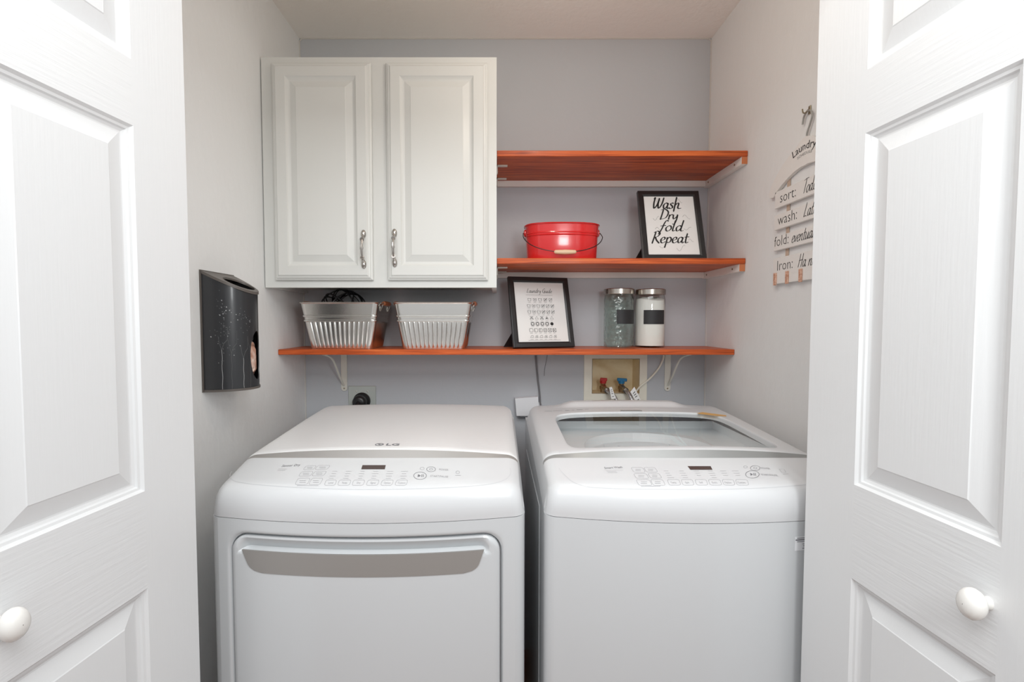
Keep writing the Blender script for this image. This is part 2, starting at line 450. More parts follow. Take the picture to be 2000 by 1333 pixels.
b = MB(); b.box(-2.2, 2.2, -2.5, YB + .12, -.05, 0); b.build('floor', M['floor'], kind='structure')
b = MB()
b.box(-2.2, JL, YF0, YF1, 0, ZC); b.box(JR, 2.2, YF0, YF1, 0, ZC); b.box(JL, JR, YF0, YF1, ZH, ZC)
b.build('wall_front', M['hall_wall'], kind='structure')
# bead of caulk / paint edge in the two back corners and along the ceiling
b = MB()
b.tube([(XL + .001, YB - .001, 0.3), (XL + .001, YB - .001, ZC - .012), (XL + .012, YB - .001, ZC - .001),
        (XR - .012, YB - .001, ZC - .001), (XR - .001, YB - .001, ZC - .012), (XR - .001, YB - .001, .3)], 0.0035, 6)
b.build('trim_1', M['caulk'], kind='structure')

# ------------------------------------------------------------------ bifold doors
DOOR_H = 2.03
PANELS = [(0.20, Z_(1162, .805)), (1.061, 1.676), (Z_(131, .805), 1.93)]
PANELS = [(0.21, 0.888), (1.058, 1.674), (1.782, 1.935)]
def door_leaf(mb, O, dx, n, w, s1, s2, thick=.035):
    def P(s, z, d): return Vector((O[0] + dx[0] * s + n[0] * d, O[1] + dx[1] * s + n[1] * d, z))
    zb = [0.012]
    for a, c in PANELS: zb += [a, c]
    zb.append(DOOR_H)
    sb = [0, s1, s2, w]
    for j in range(len(zb) - 1):
        for i in range(3):
            rail = (i == 1)
            if rail and j % 2 == 1:
                loops = [(0, 0), (.004, -.0045), (.008, -.0055), (.010, -.0085), (.0145, -.0105), (.017, -.0105), (.044, -.0025), (.0455, -.0015)]
                rows = []
                for ins, d in loops:
                    a, c, e, f = sb[1] + ins, sb[2] - ins, zb[j] + ins, zb[j + 1] - ins
                    rows.append([P(a, e, d), P(c, e, d), P(c, f, d), P(a, f, d)])
                mb.grid(rows, 0, False, True)
                mb.cap(rows[-1], 0)
            else:
                mb.quad(P(sb[i], zb[j], 0), P(sb[i + 1], zb[j], 0), P(sb[i + 1], zb[j + 1], 0), P(sb[i], zb[j + 1], 0), 1 if rail else 0)
    zz0, zz1 = zb[0], zb[-1]
    mb.quad(P(0, zz0, -thick), P(w, zz0, -thick), P(w, zz1, -thick), P(0, zz1, -thick))
    for s in (0, w):
        for j in range(len(zb) - 1):
            mb.quad(P(s, zb[j], 0), P(s, zb[j], -thick), P(s, zb[j + 1], -thick), P(s, zb[j + 1], 0))
    for z in (zz0, zz1):
        for i in range(3): mb.quad(P(sb[i], z, 0), P(sb[i + 1], z, 0), P(sb[i + 1], z, -thick), P(sb[i], z, -thick))
    return P
def bifold(name, a, bb, Ye, sign, knob_y, label):
    # line of the visible face in plan: X = a + bb*Y, leading edge at Ye
    O = (a + bb * Ye, Ye); L = math.hypot(bb, 1)
    dx = (-bb / L, -1 / L); n = (sign / L, -sign * bb / L)
    r = bpy.data.objects.new(name, None); col.objects.link(r); r.location = (O[0], O[1], 0)
    r['kind'] = 'structure'; r['label'] = label; r['category'] = 'door'
    bpy.context.view_layer.update()
    k = Ye * L
    w = .400 * k / .93 * .95
    mb = MB(); P = door_leaf(mb, O, dx, n, w, .125 * k, .371 * k)
    mb.build('door_leaf', [M['door_v'], M['door_h']], r)
    # second leaf folded behind the first
    ang = R(5) * sign
    O2 = (O[0] - n[0] * .078, O[1] - n[1] * .078)
    c, s_ = math.cos(-ang), math.sin(-ang)
    dx2 = (dx[0] * c - dx[1] * s_, dx[0] * s_ + dx[1] * c); n2 = (-(n[0] * c - n[1] * s_), -(n[0] * s_ + n[1] * c))
    mb = MB(); door_leaf(mb, (O2[0] , O2[1]), dx2, n2, w, .06, w - .06, .03)
    mb.build('folded_leaf', [M['door_v'], M['door_h']], r)
    # egg-shaped knob on the lock rail
    s = (Ye - knob_y) * L
    zk = .970 if sign > 0 else .977
    mb = MB(); rows = []
    for (rr, d) in ((.008, 0), (.0078, .008), (.010, .011), (.0155, .0145), (.0185, .020), (.0185, .026), (.0155, .0315), (.0095, .035), (.003, .0362), (.0005, .0363)):
        row = []
        for q in range(24):
            t = 2 * PI * q / 24
            row.append(P(s + rr * .86 * math.cos(t), zk + rr * 1.12 * math.sin(t), d))
        rows.append(row)
    mb.grid(rows, 0, True, True)
    mb.build('knob', M['knob'], r)
    return r
bifold('door_1', -.690, .1075, .92, 1, .583, 'left white folding door with raised panels, standing open')
bifold('door_2', .684, -.0557, .957, -1, .614, 'right white folding door with raised panels, standing open')

# ------------------------------------------------------------------ wall cabinet
YCF = 1.58
cx0, cz1 = at(521, 112, YCF); cx1, cz0 = at(969.5, 562, YCF)
cx0 = XL + .004; cx1 = 0.0
cab = thing('wall_cabinet', 'white two-door wall cabinet hung above the metal tubs', 'cabinet', (cx0, YB, cz0))
bpy.context.view_layer.update()
b = MB()
b.box(cx0, cx0 + .016, YCF + .019, YB - .002, cz0, cz1); b.box(cx1 - .016, cx1, YCF + .019, YB - .002, cz0, cz1)
b.box(cx0 + .016, cx1 - .016, YCF + .019, YB - .002, cz1 - .016, cz1)
b.box(cx0 + .016, cx1 - .016, YB - .01, YB - .002, cz0 + .012, cz1 - .016)
b.build('carcass', M['cabinet'], cab)
b = MB(); b.box(cx0 + .016, cx1 - .016, YCF + .019, YB - .01, cz0 + .012, cz0 + .028)
b.build('bottom_panel', M['cabinet_under'], cab)
# face frame: stiles, rails, centre stile
b = MB()
def fx(px): return X_(px, 340, YCF)
d1 = (X_(537, 340, YCF), X_(728, 340, YCF)); d2 = (X_(757, 340, YCF), X_(953, 340, YCF))
dzt, dzb = Z_(126, YCF), Z_(548, YCF)
xx = [cx0, d1[0] + .012, d1[1] - .012, d2[0] + .012, d2[1] - .012, cx1]
for i in (0, 2, 4): b.box(xx[i], xx[i + 1], YCF, YCF + .019, cz0, cz1)
for i in (1, 3):
    b.box(xx[i], xx[i + 1], YCF, YCF + .019, dzt - .012, cz1); b.box(xx[i], xx[i + 1], YCF, YCF + .019, cz0, dzb + .012)
b.build('face_frame', M['cabinet'], cab)
def cab_door(x0, x1, hx, hz0, hz1):
    T = .020
    b = MB(); y0 = YCF - .002
    loops = [(0, 0), (0, T - .012), (.003, T - .010), (.006, T - .009), (.007, T - .005), (.012, T - .0035), (.016, T),   # stepped outer edge
             (.046, T), (.049, T - .004), (.054, T - .0075), (.058, T - .0085), (.060, T - .0085), (.079, T - .002), (.081, T - .0008), (.082, T - .0008)]
    rows = [[(x0 + i, y0 - d, dzb + i), (x1 - i, y0 - d, dzb + i), (x1 - i, y0 - d, dzt - i), (x0 + i, y0 - d, dzt - i)] for i, d in loops]
    b.grid(rows, 0, False, True); b.cap(rows[0]); b.cap(rows[-1])
    d = b.build('door', M['cabinet'], cab)
    # bow handle with two spoon-shaped feet
    h = MB(); yy = y0 - T; zc = (hz0 + hz1) / 2; L = (hz1 - hz0) / 2
    for sgn in (1, -1):
        zf = zc + sgn * (L - .014)
        rows = []
        for rr, dd in ((.010, 0), (.0105, .003), (.0085, .0065), (.004, .009), (.0005, .0095)):
            rows.append([(hx + rr * .82 * math.cos(2 * PI * q / 16), yy - dd, zf + rr * 1.35 * math.sin(2 * PI * q / 16)) for q in range(16)])
        h.grid(rows, 0, True, True)
        pts = [(hx, yy - .005, zf - sgn * .002), (hx, yy - .013, zf - sgn * .016), (hx, yy - .021, zc + sgn * L * .46)]
        h.tube(catmull(pts, 5), [lerp(.0038, .0068, t / 10) for t in range(11)], 10)
        h.tube(catmull([(hx, yy - .021, zc + sgn * L * .45), (hx, yy - .0245, zc + sgn * L * .22), (hx, yy - .026, zc)], 5), [lerp(.0032, .0048, t / 10) for t in range(11)], 10)
    h.tube([(hx, yy - .026, zc - .003), (hx, yy - .026, zc + .003)], .0058, 10)
    h.build('handle', M['pewter'], d)
YD = YCF - .025
cab_door(d1[0], d1[1], X_(710, 487, YD), Z_(525, YD), Z_(449, YD))
cab_door(d2[0], d2[1], X_(770.5, 485, YD), Z_(522, YD), Z_(447, YD))

# ------------------------------------------------------------------ shelves, cleats, brackets
YS = 1.607
T_top = Z_(294, YS); T_mid = Z_(504.5, YS); TH_S = .019
YS3 = 1.668; T_low = Z_(683, YS3)
def shelf(x0, x1, y0, zt, label):
    b = MB(); b.box(x0, x1, y0, YB - .001, zt - TH_S, zt, 0, None, .0015)
    o = b.build('shelf_board', M['wood'])
    return tag(o, label, 'shelf', None)
shelf(cx1 + .001, XR - .001, YS, T_top, 'topmost red-stained wooden shelf, empty, right of the white cabinet')
shelf(cx1 + .001, XR - .001, YS, T_mid, 'middle red-stained wooden shelf carrying the red bucket')
shelf(XL + .001, XR - .001, YS3, T_low, 'long lowest red-stained wooden shelf carrying the tubs and jars')
for zt, nm in ((T_top, 'topmost'), (T_mid, 'middle')):
    z1 = zt - TH_S - .0005
    b = MB(); b.box(cx1 + .001, XR - .021, YB - .019, YB - .001, z1 - .022, z1)
    tag(b.build('wooden_cleat', M['cleat']), 'white wooden cleat along the back wall under the %s shelf' % nm, 'cleat')
    r = thing('wooden_cleat', 'white wooden cleat on the right wall under the end of the %s shelf' % nm, 'cleat', (XR, YS, z1))
    bpy.context.view_layer.update()
    b = MB(); b.box(XR - .020, XR - .001, YS + .003, YB - .001, z1 - .024, z1, 0)
    b.quad((XR - .020, YS + .0025, z1 - .024), (XR - .001, YS + .0025, z1 - .024), (XR - .001, YS + .0025, z1), (XR - .020, YS + .0025, z1), 1)
    b.build('strip', [M['cleat'], M['cleat_end']], r)
    for yy in (YS + .05, YB - .04):
        b = MB(); b.lathe([(.0035, 0), (.0035, -.0012), (.001, -.0015)], (XR - .020, yy, z1 - .012), 10, 0, 'X')
        b.build('screw', M['gold'], r)
    for k, (yy, wd) in enumerate(((YS + .085, 'front'), (YB - .055, 'rear'))):
        b = MB()
        b.box(cx1 + .001, cx1 + .038, yy, yy + .013, z1 - .0045, z1 - .0002)
        b.box(cx1 + .001, cx1 + .004, yy, yy + .013, z1 - .03, z1 - .0002)
        tag(b.build('corner_brace', M['white_metal']), '%s small white corner brace under the %s shelf beside the cabinet' % (wd, nm), 'bracket', 'corner braces under the shelves')
def bracket(px, side, label):
    """enamelled shelf bracket: long back plate, top plate, curved stay swinging to one side"""
    x = X_(px, 730, YB - .004)
    r = thing('shelf_bracket', label, 'bracket', (x, YB, T_low - TH_S), 'scroll brackets under the lowest shelf'); bpy.context.view_layer.update()
    zt = T_low - TH_S - .0005; zb = Z_(764, YB); hw = .0115
    b = MB()
    poly = [(-hw, zt), (hw, zt)] + [(hw * 1.06 * math.cos(R(-a)), zb + hw + hw * math.sin(R(-a))) for a in range(0, 181, 20)]
    b.prism(poly, YB - .0045, YB - .001, lambda a, c, d: (x + a, d, c))
    b.box(x - hw, x + hw, YB - .19, YB - .001, zt - .003, zt)
    b.build('plate', M['white_metal'], r)
    c = MB()
    pts = catmull([(x + side * .001, YB - .006, zb + .022), (x + side * .006, YB - .035, zb + .058), (x + side * .014, YB - .09, zt - .03), (x + side * .016, YB - .165, zt - .0055), (x + side * .016, YB - .185, zt - .004)], 8)
    rows = []
    for p in pts:
        rows.append([p + Vector((-.0035, 0, .0012)), p + Vector((.0035, 0, .0012)), p + Vector((.0035, 0, -.0012)), p + Vector((-.0035, 0, -.0012))])
    c.grid(rows, 0, True, True); c.cap(rows[0]); c.cap(rows[-1])
    c.build('curved_stay', M['white_metal'], r)
    for zz in (zb + .011, zt - .012):
        s = MB(); s.lathe([(.0032, 0), (.0032, -.001), (.001, -.0018)], (x, YB - .0045, zz), 10, 0, 'Y'); s.build('screw', M['gold'], r)
bracket(672, -1, 'white scroll bracket under the left half of the lowest shelf')
bracket(1304, 1, 'white scroll bracket under the right end of the lowest shelf')

# ------------------------------------------------------------------ appliances
ZSEAM = .927
PROF = [  # Y at the middle, Z at the middle, Z at the sides, bow
 (.976, .9275, .9275, .040), (.974, .945, .944, .040), (.9745, .962, .959, .040), (.978, .978, .973, .040), (.985, .991, .984, .040),
 (.995, .9995, .991, .040), (1.010, 1.005, .995, .039), (1.03, 1.009, .999, .038), (1.07, 1.0175, 1.008, .034), (1.112, 1.026, 1.0175, .030),
 (1.124, 1.0425, 1.0195, .030), (1.130, 1.0450, 1.0225, .030), (1.16, 1.0462, 1.0245, .027), (1.22, 1.048, 1.028, .022), (1.30, 1.0505, 1.0325, .016), (1.40, 1.053, 1.038, .008),
 (1.50, 1.055, 1.0435, .003), (1.58, 1.056, 1.047, 0), (1.64, 1.0565, 1.049, 0), (1.675, 1.055, 1.0475, 0), (1.70, 1.048, 1.042, 0), (1.712, 1.035, 1.03, 0), (1.716, 1.01, 1.008, 0), (1.717, .99, .99, 0)]
HWT, HWB = .3335, .3425
YBACK = 1.717
def seam_side(Y):
    return ZSEAM + .075 * max(0, min(1, (Y - 1.03) / .66)) ** .8
def prof_at(v):
    i = max(0, min(len(PROF) - 2, int(v))); t = v - i
    return [lerp(PROF[i][k], PROF[i + 1][k], t) for k in range(4)]
class Shell:
    def __init__(s, x0): s.x0 = x0
    def pt(s, u, v, lift=0.0):
        Y, zc, zs, bow = prof_at(v)
        hw = HWT
        if Y > YBACK - .06: hw -= .06 - math.sqrt(max(0, .06 ** 2 - (Y - (YBACK - .06)) ** 2))
        if v < 5: hw = lerp(HWB, HWT, (v / 5) ** .8)
        au = abs(u)
        z = zs + (zc - zs) * (1 - au ** 2.2)
        d = (1 - au) * hw
        r = .030
        if d < r:
            t = 1 - d / r
            z -= (z - ZSEAM) / .12 * r * .8 * (1 - math.sqrt(max(0, 1 - t * t)))
        y = Y + bow * u * u
        rc = .024
        if d < rc and Y < 1.1:
            t = 1 - d / rc; k = max(0, min(1, (1.1 - Y) / .09))
            y += rc * (1 - math.sqrt(max(0, 1 - t * t))) * k
        return Vector((s.x0 + u * hw, y, z + lift))
    def uv(s, X, Y):
        u = max(-1, min(1, (X - s.x0) / HWT)); lo, hi = 3.2, float(len(PROF) - 5)
        for _ in range(40):
            m = (lo + hi) / 2
            if s.pt(u, m).y < Y: lo = m
            else: hi = m
        return u, (lo + hi) / 2
    def on(s, X, Y, lift=.0006):
        u, v = s.uv(X, Y)
        p = s.pt(u, v, lift); p.x = X
        return p
    def px(s, px, py):
        """pixel -> (X,Y) on the console face"""
        lo, hi = .97, 1.7
        for _ in range(50):
            Y = (lo + hi) / 2
            X, Z = at(px, py, Y)
            if Z > s.on(X, Y).z: lo = Y
            else: hi = Y
        return X, (lo + hi) / 2
US = sorted(set([round(x, 5) for q in (0, .1, .2, .3, .4, .5, .6, .7, .78, .84, .88, .91, .925, .94, .955, .968, .98, .989, .995, 1.0) for x in (q, -q)]))
def shell_rows(sh, v0, v1, sub=1):
    n = int(round((v1 - v0) * sub))
    return [[sh.pt(u, v0 + k / sub) for u in US] for k in range(n + 1)]
def shell_sides(mb, sh, v0, v1, m=0):
    n = int(round(v1 - v0)) * 2
    for sgn in (-1, 1):
        rows = []
        for k in range(n + 1):
            v = v0 + k / 2
            p = sh.pt(sgn, v); zb = min(seam_side(p.y), p.z - .0005)
            hwb = HWB - (HWT - abs(p.x - sh.x0) if p.y > 1.5 else 0)
            q = Vector((sh.x0 + sgn * max(hwb, abs(p.x - sh.x0)), p.y, zb))
            bl = sgn * min(.0012, (p.z - q.z) * .03)
            rows.append([p, p.lerp(q, .33) + Vector((bl, 0, 0)), p.lerp(q, .66) + Vector((bl, 0, 0)), q])
        mb.grid(rows, m, True)
def plan_outline(x0, inset=0.0, rc=.028, n=15):
    """machine body outline in plan, counter-clockwise from the front left corner"""
    pts = []
    hw = HWB - inset
    for k in range(-n, n + 1):
        u = k / n; d = (1 - abs(u)) * hw
        y = .976 + inset + .04 * u * u
        pts.append((x0 + u * hw, y))
    # round the two front corners
    core = [p for p in pts if abs(p[0] - x0) < hw - rc]
    yc = .976 + inset + .04 * (1 - rc / hw) ** 2
    right = [(x0 + hw - rc + rc * math.sin(R(a)), yc + rc - rc * math.cos(R(a))) for a in range(0, 91, 15)]
    left = [(x0 - hw + rc - rc * math.sin(R(a)), yc + rc - rc * math.cos(R(a))) for a in range(90, -1, -15)]
    back = YBACK - inset
    side = [1.15, 1.3, 1.45, 1.6, back]
    return left + core + right + [(x0 + hw, y) for y in side] + [(x0 - hw, y) for y in side[::-1]]
def body_front_y(x, x0, extra=0.0):
    u = (x - x0) / HWB
    y = .976 + .04 * u * u
    d = HWB - abs(x - x0); rc = .028
    if d < rc: y = .976 + .04 * (1 - rc / HWB) ** 2 + rc - math.sqrt(max(0, rc * rc - (rc - d) ** 2))
    return y + extra

def console_marks(sh, mb, spec):
    def fn(X, Y): return sh.on(X, Y)
    def P(p): return sh.px(*p)
    def stroke(pts, w, m=0, closed=False): line(mb, [P(p) for p in pts], w, fn, m, closed)
    def button(x0, x1, y0, y1, sk, w=.0007):
        # rounded key outline; sk = horizontal skew (px) between top and bottom edge
        pts = []
        for (a, c) in rrect(x0, x1, y0, y1, min(3.2, (y1 - y0) * .32), 3):
            pts.append((a + sk * (.5 - (c - y0) / (y1 - y0)), c))
        stroke(pts, w, 1, True)
    def txt(t, x, y, h, m=0, align='LEFT', sx=1.0):
        X, Y = P((x, y)); X2, Y2 = P((x, y - h)); size = (Y2 - Y) * 1.35
        type_text(mb, t, fn, X, Y, size, m, align, 0, sx)
    spec(stroke, button, txt, P, fn)

def badge(mb, fn, X, Y, h, m=0):
    """round mark and two capital letters on the lid"""
    line(mb, ellipse(X, Y, h * .62, h * .62, 20), h * .16, fn, m, True)
    disc(mb, X - h * .2, Y + h * .18, h * .13, h * .13, fn, m, 10)
    line(mb, [(X, Y + h * .38), (X, Y - h * .3), (X + h * .25, Y - h * .3)], h * .14, fn, m)
    line(mb, [(X + h * .1, Y), (X + h * .6, Y)], h * .14, fn, m)
    type_text(mb, 'LG', fn, X + h * 1.05, Y - h * .5, h * 1.5, m, 'LEFT', .02, 1.25)

# ---- dryer
XD = -.2805
dry = thing('clothes_dryer', 'white front-loading clothes dryer standing under the cabinet', 'dryer', (XD, 1.35, 0)); bpy.context.view_layer.update()
shd = Shell(XD)
b = MB()
rows = shell_rows(shd, 0, 9, 2); b.grid(rows, 0, True); shell_sides(b, shd, 0, 9)
b.build('control_console', M['console'], dry)
b = MB(); b.grid(shell_rows(shd, 9, 10, 2), 0, True); b.build('trim_strip', M['trim'], dry, label='champagne silver crescent trim')
b = MB(); b.grid(shell_rows(shd, 10, len(PROF) - 1, 2), 0, True); shell_sides(b, shd, 10, len(PROF) - 1); shell_sides(b, shd, 9, 10)
b.build('top_panel', M['rib_lid'], dry)
# body with a framed opening for the door
body_top = ZSEAM - .0006
dx0, dx1 = X_(441, 1180, .99), X_(983, 1180, .985); dz1 = Z_(1049, .978); dz0 = .17
dcx = (dx0 + dx1) / 2
def body_loop(x0, z_of, inset=0.0):
    return [(p[0], p[1], z_of(p)) for p in plan_outline(x0, inset)]
def make_body(x0, with_hole):
    b = MB()
    out = plan_outline(x0); n = len(out)
    ztop = lambda p: min(seam_side(p[1]), 1.0) - .0006
    zlev = [lambda p: .03, lambda p: .2, lambda p: .5, lambda p: .8, ztop]
    rows = [[(p[0], p[1], z(p)) for p in out] for z in zlev]
    def skip(j, i):
        if not with_hole: return False
        a, c = out[i], out[(i + 1) % n]
        return a[1] < 1.02 and c[1] < 1.02 and abs(a[0] - x0) < HWB - .02 and abs(c[0] - x0) < HWB - .02
    b.grid(rows, 0, True, True, skip)
    b.cap([(p[0], p[1], .03) for p in out])
    inn = plan_outline(x0, .012)
    b.grid([[(p[0], p[1], ztop(p)) for p in out], [(p[0], p[1], ztop(p) - .001) for p in inn], [(p[0], p[1], ztop(p) + .012) for p in inn]], 0, True, True)
    if with_hole:
        # front strip around the opening, with a rounded lip turning into the recess
        fr = [p for p in out if p[1] < 1.02 and abs(p[0] - x0) < HWB - .02]
        xa, xb = fr[0][0], fr[-1][0]
        hole = rrect(dx0, dx1, dz0, dz1, .042, 8)
        # resample the hole densely along its long sides
        dense = []
        for i, p in enumerate(hole):
            q = hole[(i + 1) % len(hole)]; L = math.hypot(q[0] - p[0], q[1] - p[1]); k = max(1, int(L / .03))
            for t in range(k): dense.append((lerp(p[0], q[0], t / k), lerp(p[1], q[1], t / k)))
        cz = (dz0 + dz1) / 2; ccx = (dx0 + dx1) / 2
        hx, hz = (dx1 - dx0) / 2, (dz1 - dz0) / 2
        za, zb = .03, body_top
        outer = []
        for (x, z) in dense:
            # nearest outward point of the surrounding frame
            tx = (x - ccx) / hx; tz = (z - cz) / hz
            if abs(tz) >= abs(tx): outer.append((x if abs(tx) < .86 else lerp(x, xa if tx < 0 else xb, (abs(tx) - .86) / .14), zb if tz > 0 else za))
            else: outer.append((xa if tx < 0 else xb, z if abs(tz) < .93 else lerp(z, za if tz < 0 else zb, (abs(tz) - .93) / .07)))
        for qx, qz in ((xa, za), (xa, zb), (xb, za), (xb, zb)):
            k = min(range(len(dense)), key=lambda i_: ((dense[i_][0] - ccx) / hx * (1 if qx > ccx else -1) + (dense[i_][1] - cz) / hz * (1 if qz > cz else -1)) * -1)
            outer[k] = (qx, qz)
        def FP(x, z, d): return (x, body_front_y(x, x0) + d, z)
        rows = [[FP(lerp(x, o[0], t), lerp(z, o[1], t), 0) for (x, z), o in zip(dense, outer)] for t in (1, .8, .6, .4, .25, .1)]
        for ins, d in ((0, .0012), (.0035, .006), (.005, .018)):
            rr = []
            for (x, z) in dense:
                sx = max(-1, min(1, (x - ccx) / hx)); sz = max(-1, min(1, (z - cz) / hz))
                rr.append(FP(ccx + (x - ccx) * (1 - ins / hx), cz + (z - cz) * (1 - ins / hz), d))
            rows.append(rr)
        b.grid(rows, 0, True, True)
        b.cap(rows[-1])
    return b
make_body(XD, True).build('body', M['appliance'], dry)
# door: bowed slab with a scooped finger pull behind the handle plate
g = .0075
ex0, ex1, ez0, ez1 = dx0 + g, dx1 - g, dz0 + g, dz1 - g
hz_t, hz_b = Z_(1084, .972), Z_(1128, .972)
sx0, sx1 = X_(466, 1060, .985), X_(946, 1060, .98)
b = MB()
xs_ = []
for k in range(0, 9): xs_.append(ex0 + .036 * (1 - math.cos(R(90 * k / 8))))
k0, k1 = ex0 + .036, ex1 - .036
xs_ += [lerp(k0, k1, t / 44) for t in range(1, 44)]
for k in range(8, -1, -1): xs_.append(ex1 - .036 * (1 - math.cos(R(90 * k / 8))))
def corner_drop(x):
    d = min(x - ex0, ex1 - x); r = .036
    return 0 if d >= r else r - math.sqrt(max(0, r * r - (r - d) ** 2))
def scoop(x, z):
    e = min(x - sx0, sx1 - x)
    sxk = max(0, min(1, (e + .012) / .022)); sxk = sxk * sxk * (3 - 2 * sxk)
    if z > hz_t - .003: t = (ez1 - z) / (ez1 - hz_t)
    else: t = max(0, 1 - (hz_t - .003 - z) / .006)
    t = max(0, min(1, t))
    return .021 * sxk * t ** .9
zrow = [0, .004, .010, .016, .022, .028, .0325, .036, .040, .046, .056, .075, .1, .2, .35, .5, ez1 - ez0 - .04, ez1 - ez0 - .01, ez1 - ez0]
rows = []
for zr in zrow:
    row = []
    for x in xs_:
        z = ez1 - zr
        top = ez1 - corner_drop(x); bot = ez0 + corner_drop(x)
        z = lerp(bot, top, (z - ez0) / (ez1 - ez0))
        edge = min(x - ex0, ex1 - x, (top - z) + .0, z - bot)
        rnd = .006 * max(0, 1 - edge / .008) ** 2
        row.append((x, body_front_y(x, XD) - .003 + scoop(x, z) + rnd, z))
    rows.append(row)
b.grid(rows, 0, True)
ring = [rows[0][i] for i in range(len(xs_))] + [rows[j][-1] for j in range(1, len(rows))] + [rows[-1][i] for i in range(len(xs_) - 2, -1, -1)] + [rows[j][0] for j in range(len(rows) - 2, 0, -1)]
b.grid([ring, [(p[0], body_front_y(p[0], XD) + .017, p[2]) for p in ring]], 0, False, True)
ddoor = b.build('door', M['appliance'], dry)
b = MB(); rows = []; back = []
tl, tr = X_(468, 1075, .985), X_(945, 1075, .975)
bl, br = X_(487, 1118, .985), X_(929, 1120, .975)
NT = 12
for j in range(NT + 1):
    t = j / NT
    a, c = lerp(tl, bl, t), lerp(tr, br, t)
    tt = max(0, (t - .62) / .38); rd = .026 * (1 - math.sqrt(max(0, 1 - tt * tt)))
    a += rd; c -= rd
    z = lerp(hz_t, hz_b, t)
    rows.append([(lerp(a, c, k / 40), body_front_y(lerp(a, c, k / 40), XD) - .0065 + .002 * t, z) for k in range(41)])
    back.append([(lerp(a, c, k / 40), body_front_y(lerp(a, c, k / 40), XD) - .0025, z) for k in range(41)])
b.grid(rows, 0, True); b.grid(back, 0, True)
ring = lambda g_: g_[0] + [r[-1] for r in g_[1:]] + g_[-1][-2::-1] + [r[0] for r in g_[-2:0:-1]]
b.grid([ring(rows), ring(back)], 0, False, True)
b.build('handle', M['trim'], ddoor, label='silver-grey curved handle plate')
for sx in (-1, 1):
    for yy in (1.06, 1.66):
        b = MB(); b.lathe([(.022, 0), (.022, .012), (.012, .014), (.012, .03)], (XD + sx * .29, yy, 0), 14); b.build('foot', M['black_rubber'], dry)
# console printing
b = MB()
def dspec(stroke, button, txt, P, fn):
    txt('Sensor Dry', 549, 912.5, 4.2, 0, 'LEFT', .68)
    for k in range(2): stroke([(544 - k * 2, 916.5 + k * 2.6), (560 - k * 3, 916.5 + k * 2.6)], .0008, 1)
    for (x0, x1, y0, y1) in ((595, 615, 910, 918), (618, 642, 909.5, 917.5), (586, 609, 921.5, 930.5), (612, 635, 921, 930), (579, 603, 934.5, 947), (606, 628, 934.5, 947)):
        button(x0, x1, y0, y1, 7)
        for q in (.38, .66): stroke([(lerp(x0, x1, .24), lerp(y0, y1, q)), (lerp(x0, x1, .76), lerp(y0, y1, q))], .0011, 1)
    stroke([(580, 949), (622, 949)], .0008, 1)
    for (x0, x1), t in zip(((635, 656), (661, 684), (689, 711), (717, 739), (745, 767), (773, 795)), ('Level', 'Temp.', 'Dry', 'Signal', 'Option', 'Custom')):
        button(x0, x1, 938, 948.5, 4)
        txt(t, (x0 + x1) / 2 , 945.2, 3.6, 1, 'CENTER', .68)
    for cxp, n_, dd in ((654, 4, -2.2), (681, 4, -2), (708, 4, -1.7), (734, 4, -1.5), (762, 4, -1.2), (790, 4, -1)):
        for k in range(n_): 
            w = random.uniform(4, 7); stroke([(cxp + dd * k - w, 921 + k * 4.6), (cxp + dd * k + w, 921 + k * 4.6)], .0009, 1)
    stroke(ellipse(842, 917, 8.6, 4.9), .0009, 0, True); stroke(ellipse(842, 917, 3.2, 1.9, 12), .0007, 0, True)
    stroke(ellipse(820.5, 929.6, 12.4, 7.2), .0010, 0, True)
    X, Y = P((815, 931)); line(b, [(X, Y + .003), (X + .006, Y)], .0006, fn)
    b.cap([fn(*P(q)) for q in ((816.5, 926.8), (822, 929.5), (815.6, 932.2))], 0)
    stroke([(824.2, 927), (823.6, 932)], .0013, 0); stroke([(827.2, 927), (826.6, 932)], .0013, 0)
    txt('POWER', 857, 919, 3.6, 1, 'LEFT', .58); txt('START/PAUSE', 840, 931.6, 3.6, 1, 'LEFT', .64)
    stroke(ellipse(824.5, 915.5, 4, 2.6, 12), .0008, 1, True)
    stroke(ellipse(894, 923, 3.6, 2.8, 14), .0009, 1, True); stroke([(889, 929), (900, 929)], .0012, 1)
    stroke([tuple(q[:2]) for q in catmull([(x_, y_, 0) for x_, y_ in ((453, 921), (449, 929), (453, 937), (470, 943), (520, 948.5), (600, 953.5), (700, 956.5), (800, 955.5), (890, 952), (950, 947), (980, 940), (994, 931), (998, 922), (996, 915))], 6)], .0008, 2)
console_marks(shd, b, dspec)
b.build('control_markings', [M['print'], M['print_light'], M['groove']], dry, weld=False)
b = MB()
b.cap([shd.on(*shd.px(*q)) for q in ((708, 909), (753.5, 909), (751.5, 917), (705.5, 917))]); b.build('display', M['display'], dry)
b = MB(); badge(b, lambda X, Y: shd.on(X, Y), *shd.px(741, 868.5), .015); b.build('badge', M['print'], dry, weld=False)

# ---- washer
XW = .447
was = thing('washing_machine', 'white top-loading washing machine with a glass lid, right of the dryer', 'washing machine', (XW, 1.35, 0)); bpy.context.view_layer.update()
shw = Shell(XW)
b = MB()
b.grid(shell_rows(shw, 0, 9, 2), 0, True); shell_sides(b, shw, 0, 9)
b.build('control_console', M['console'], was)
b = MB(); b.grid(shell_rows(shw, 9, 10, 2), 0, True); b.build('trim_strip', M['trim_dark'], was, label='dark silver crescent trim')
make_body(XW, False).build('body', M['appliance'], was)
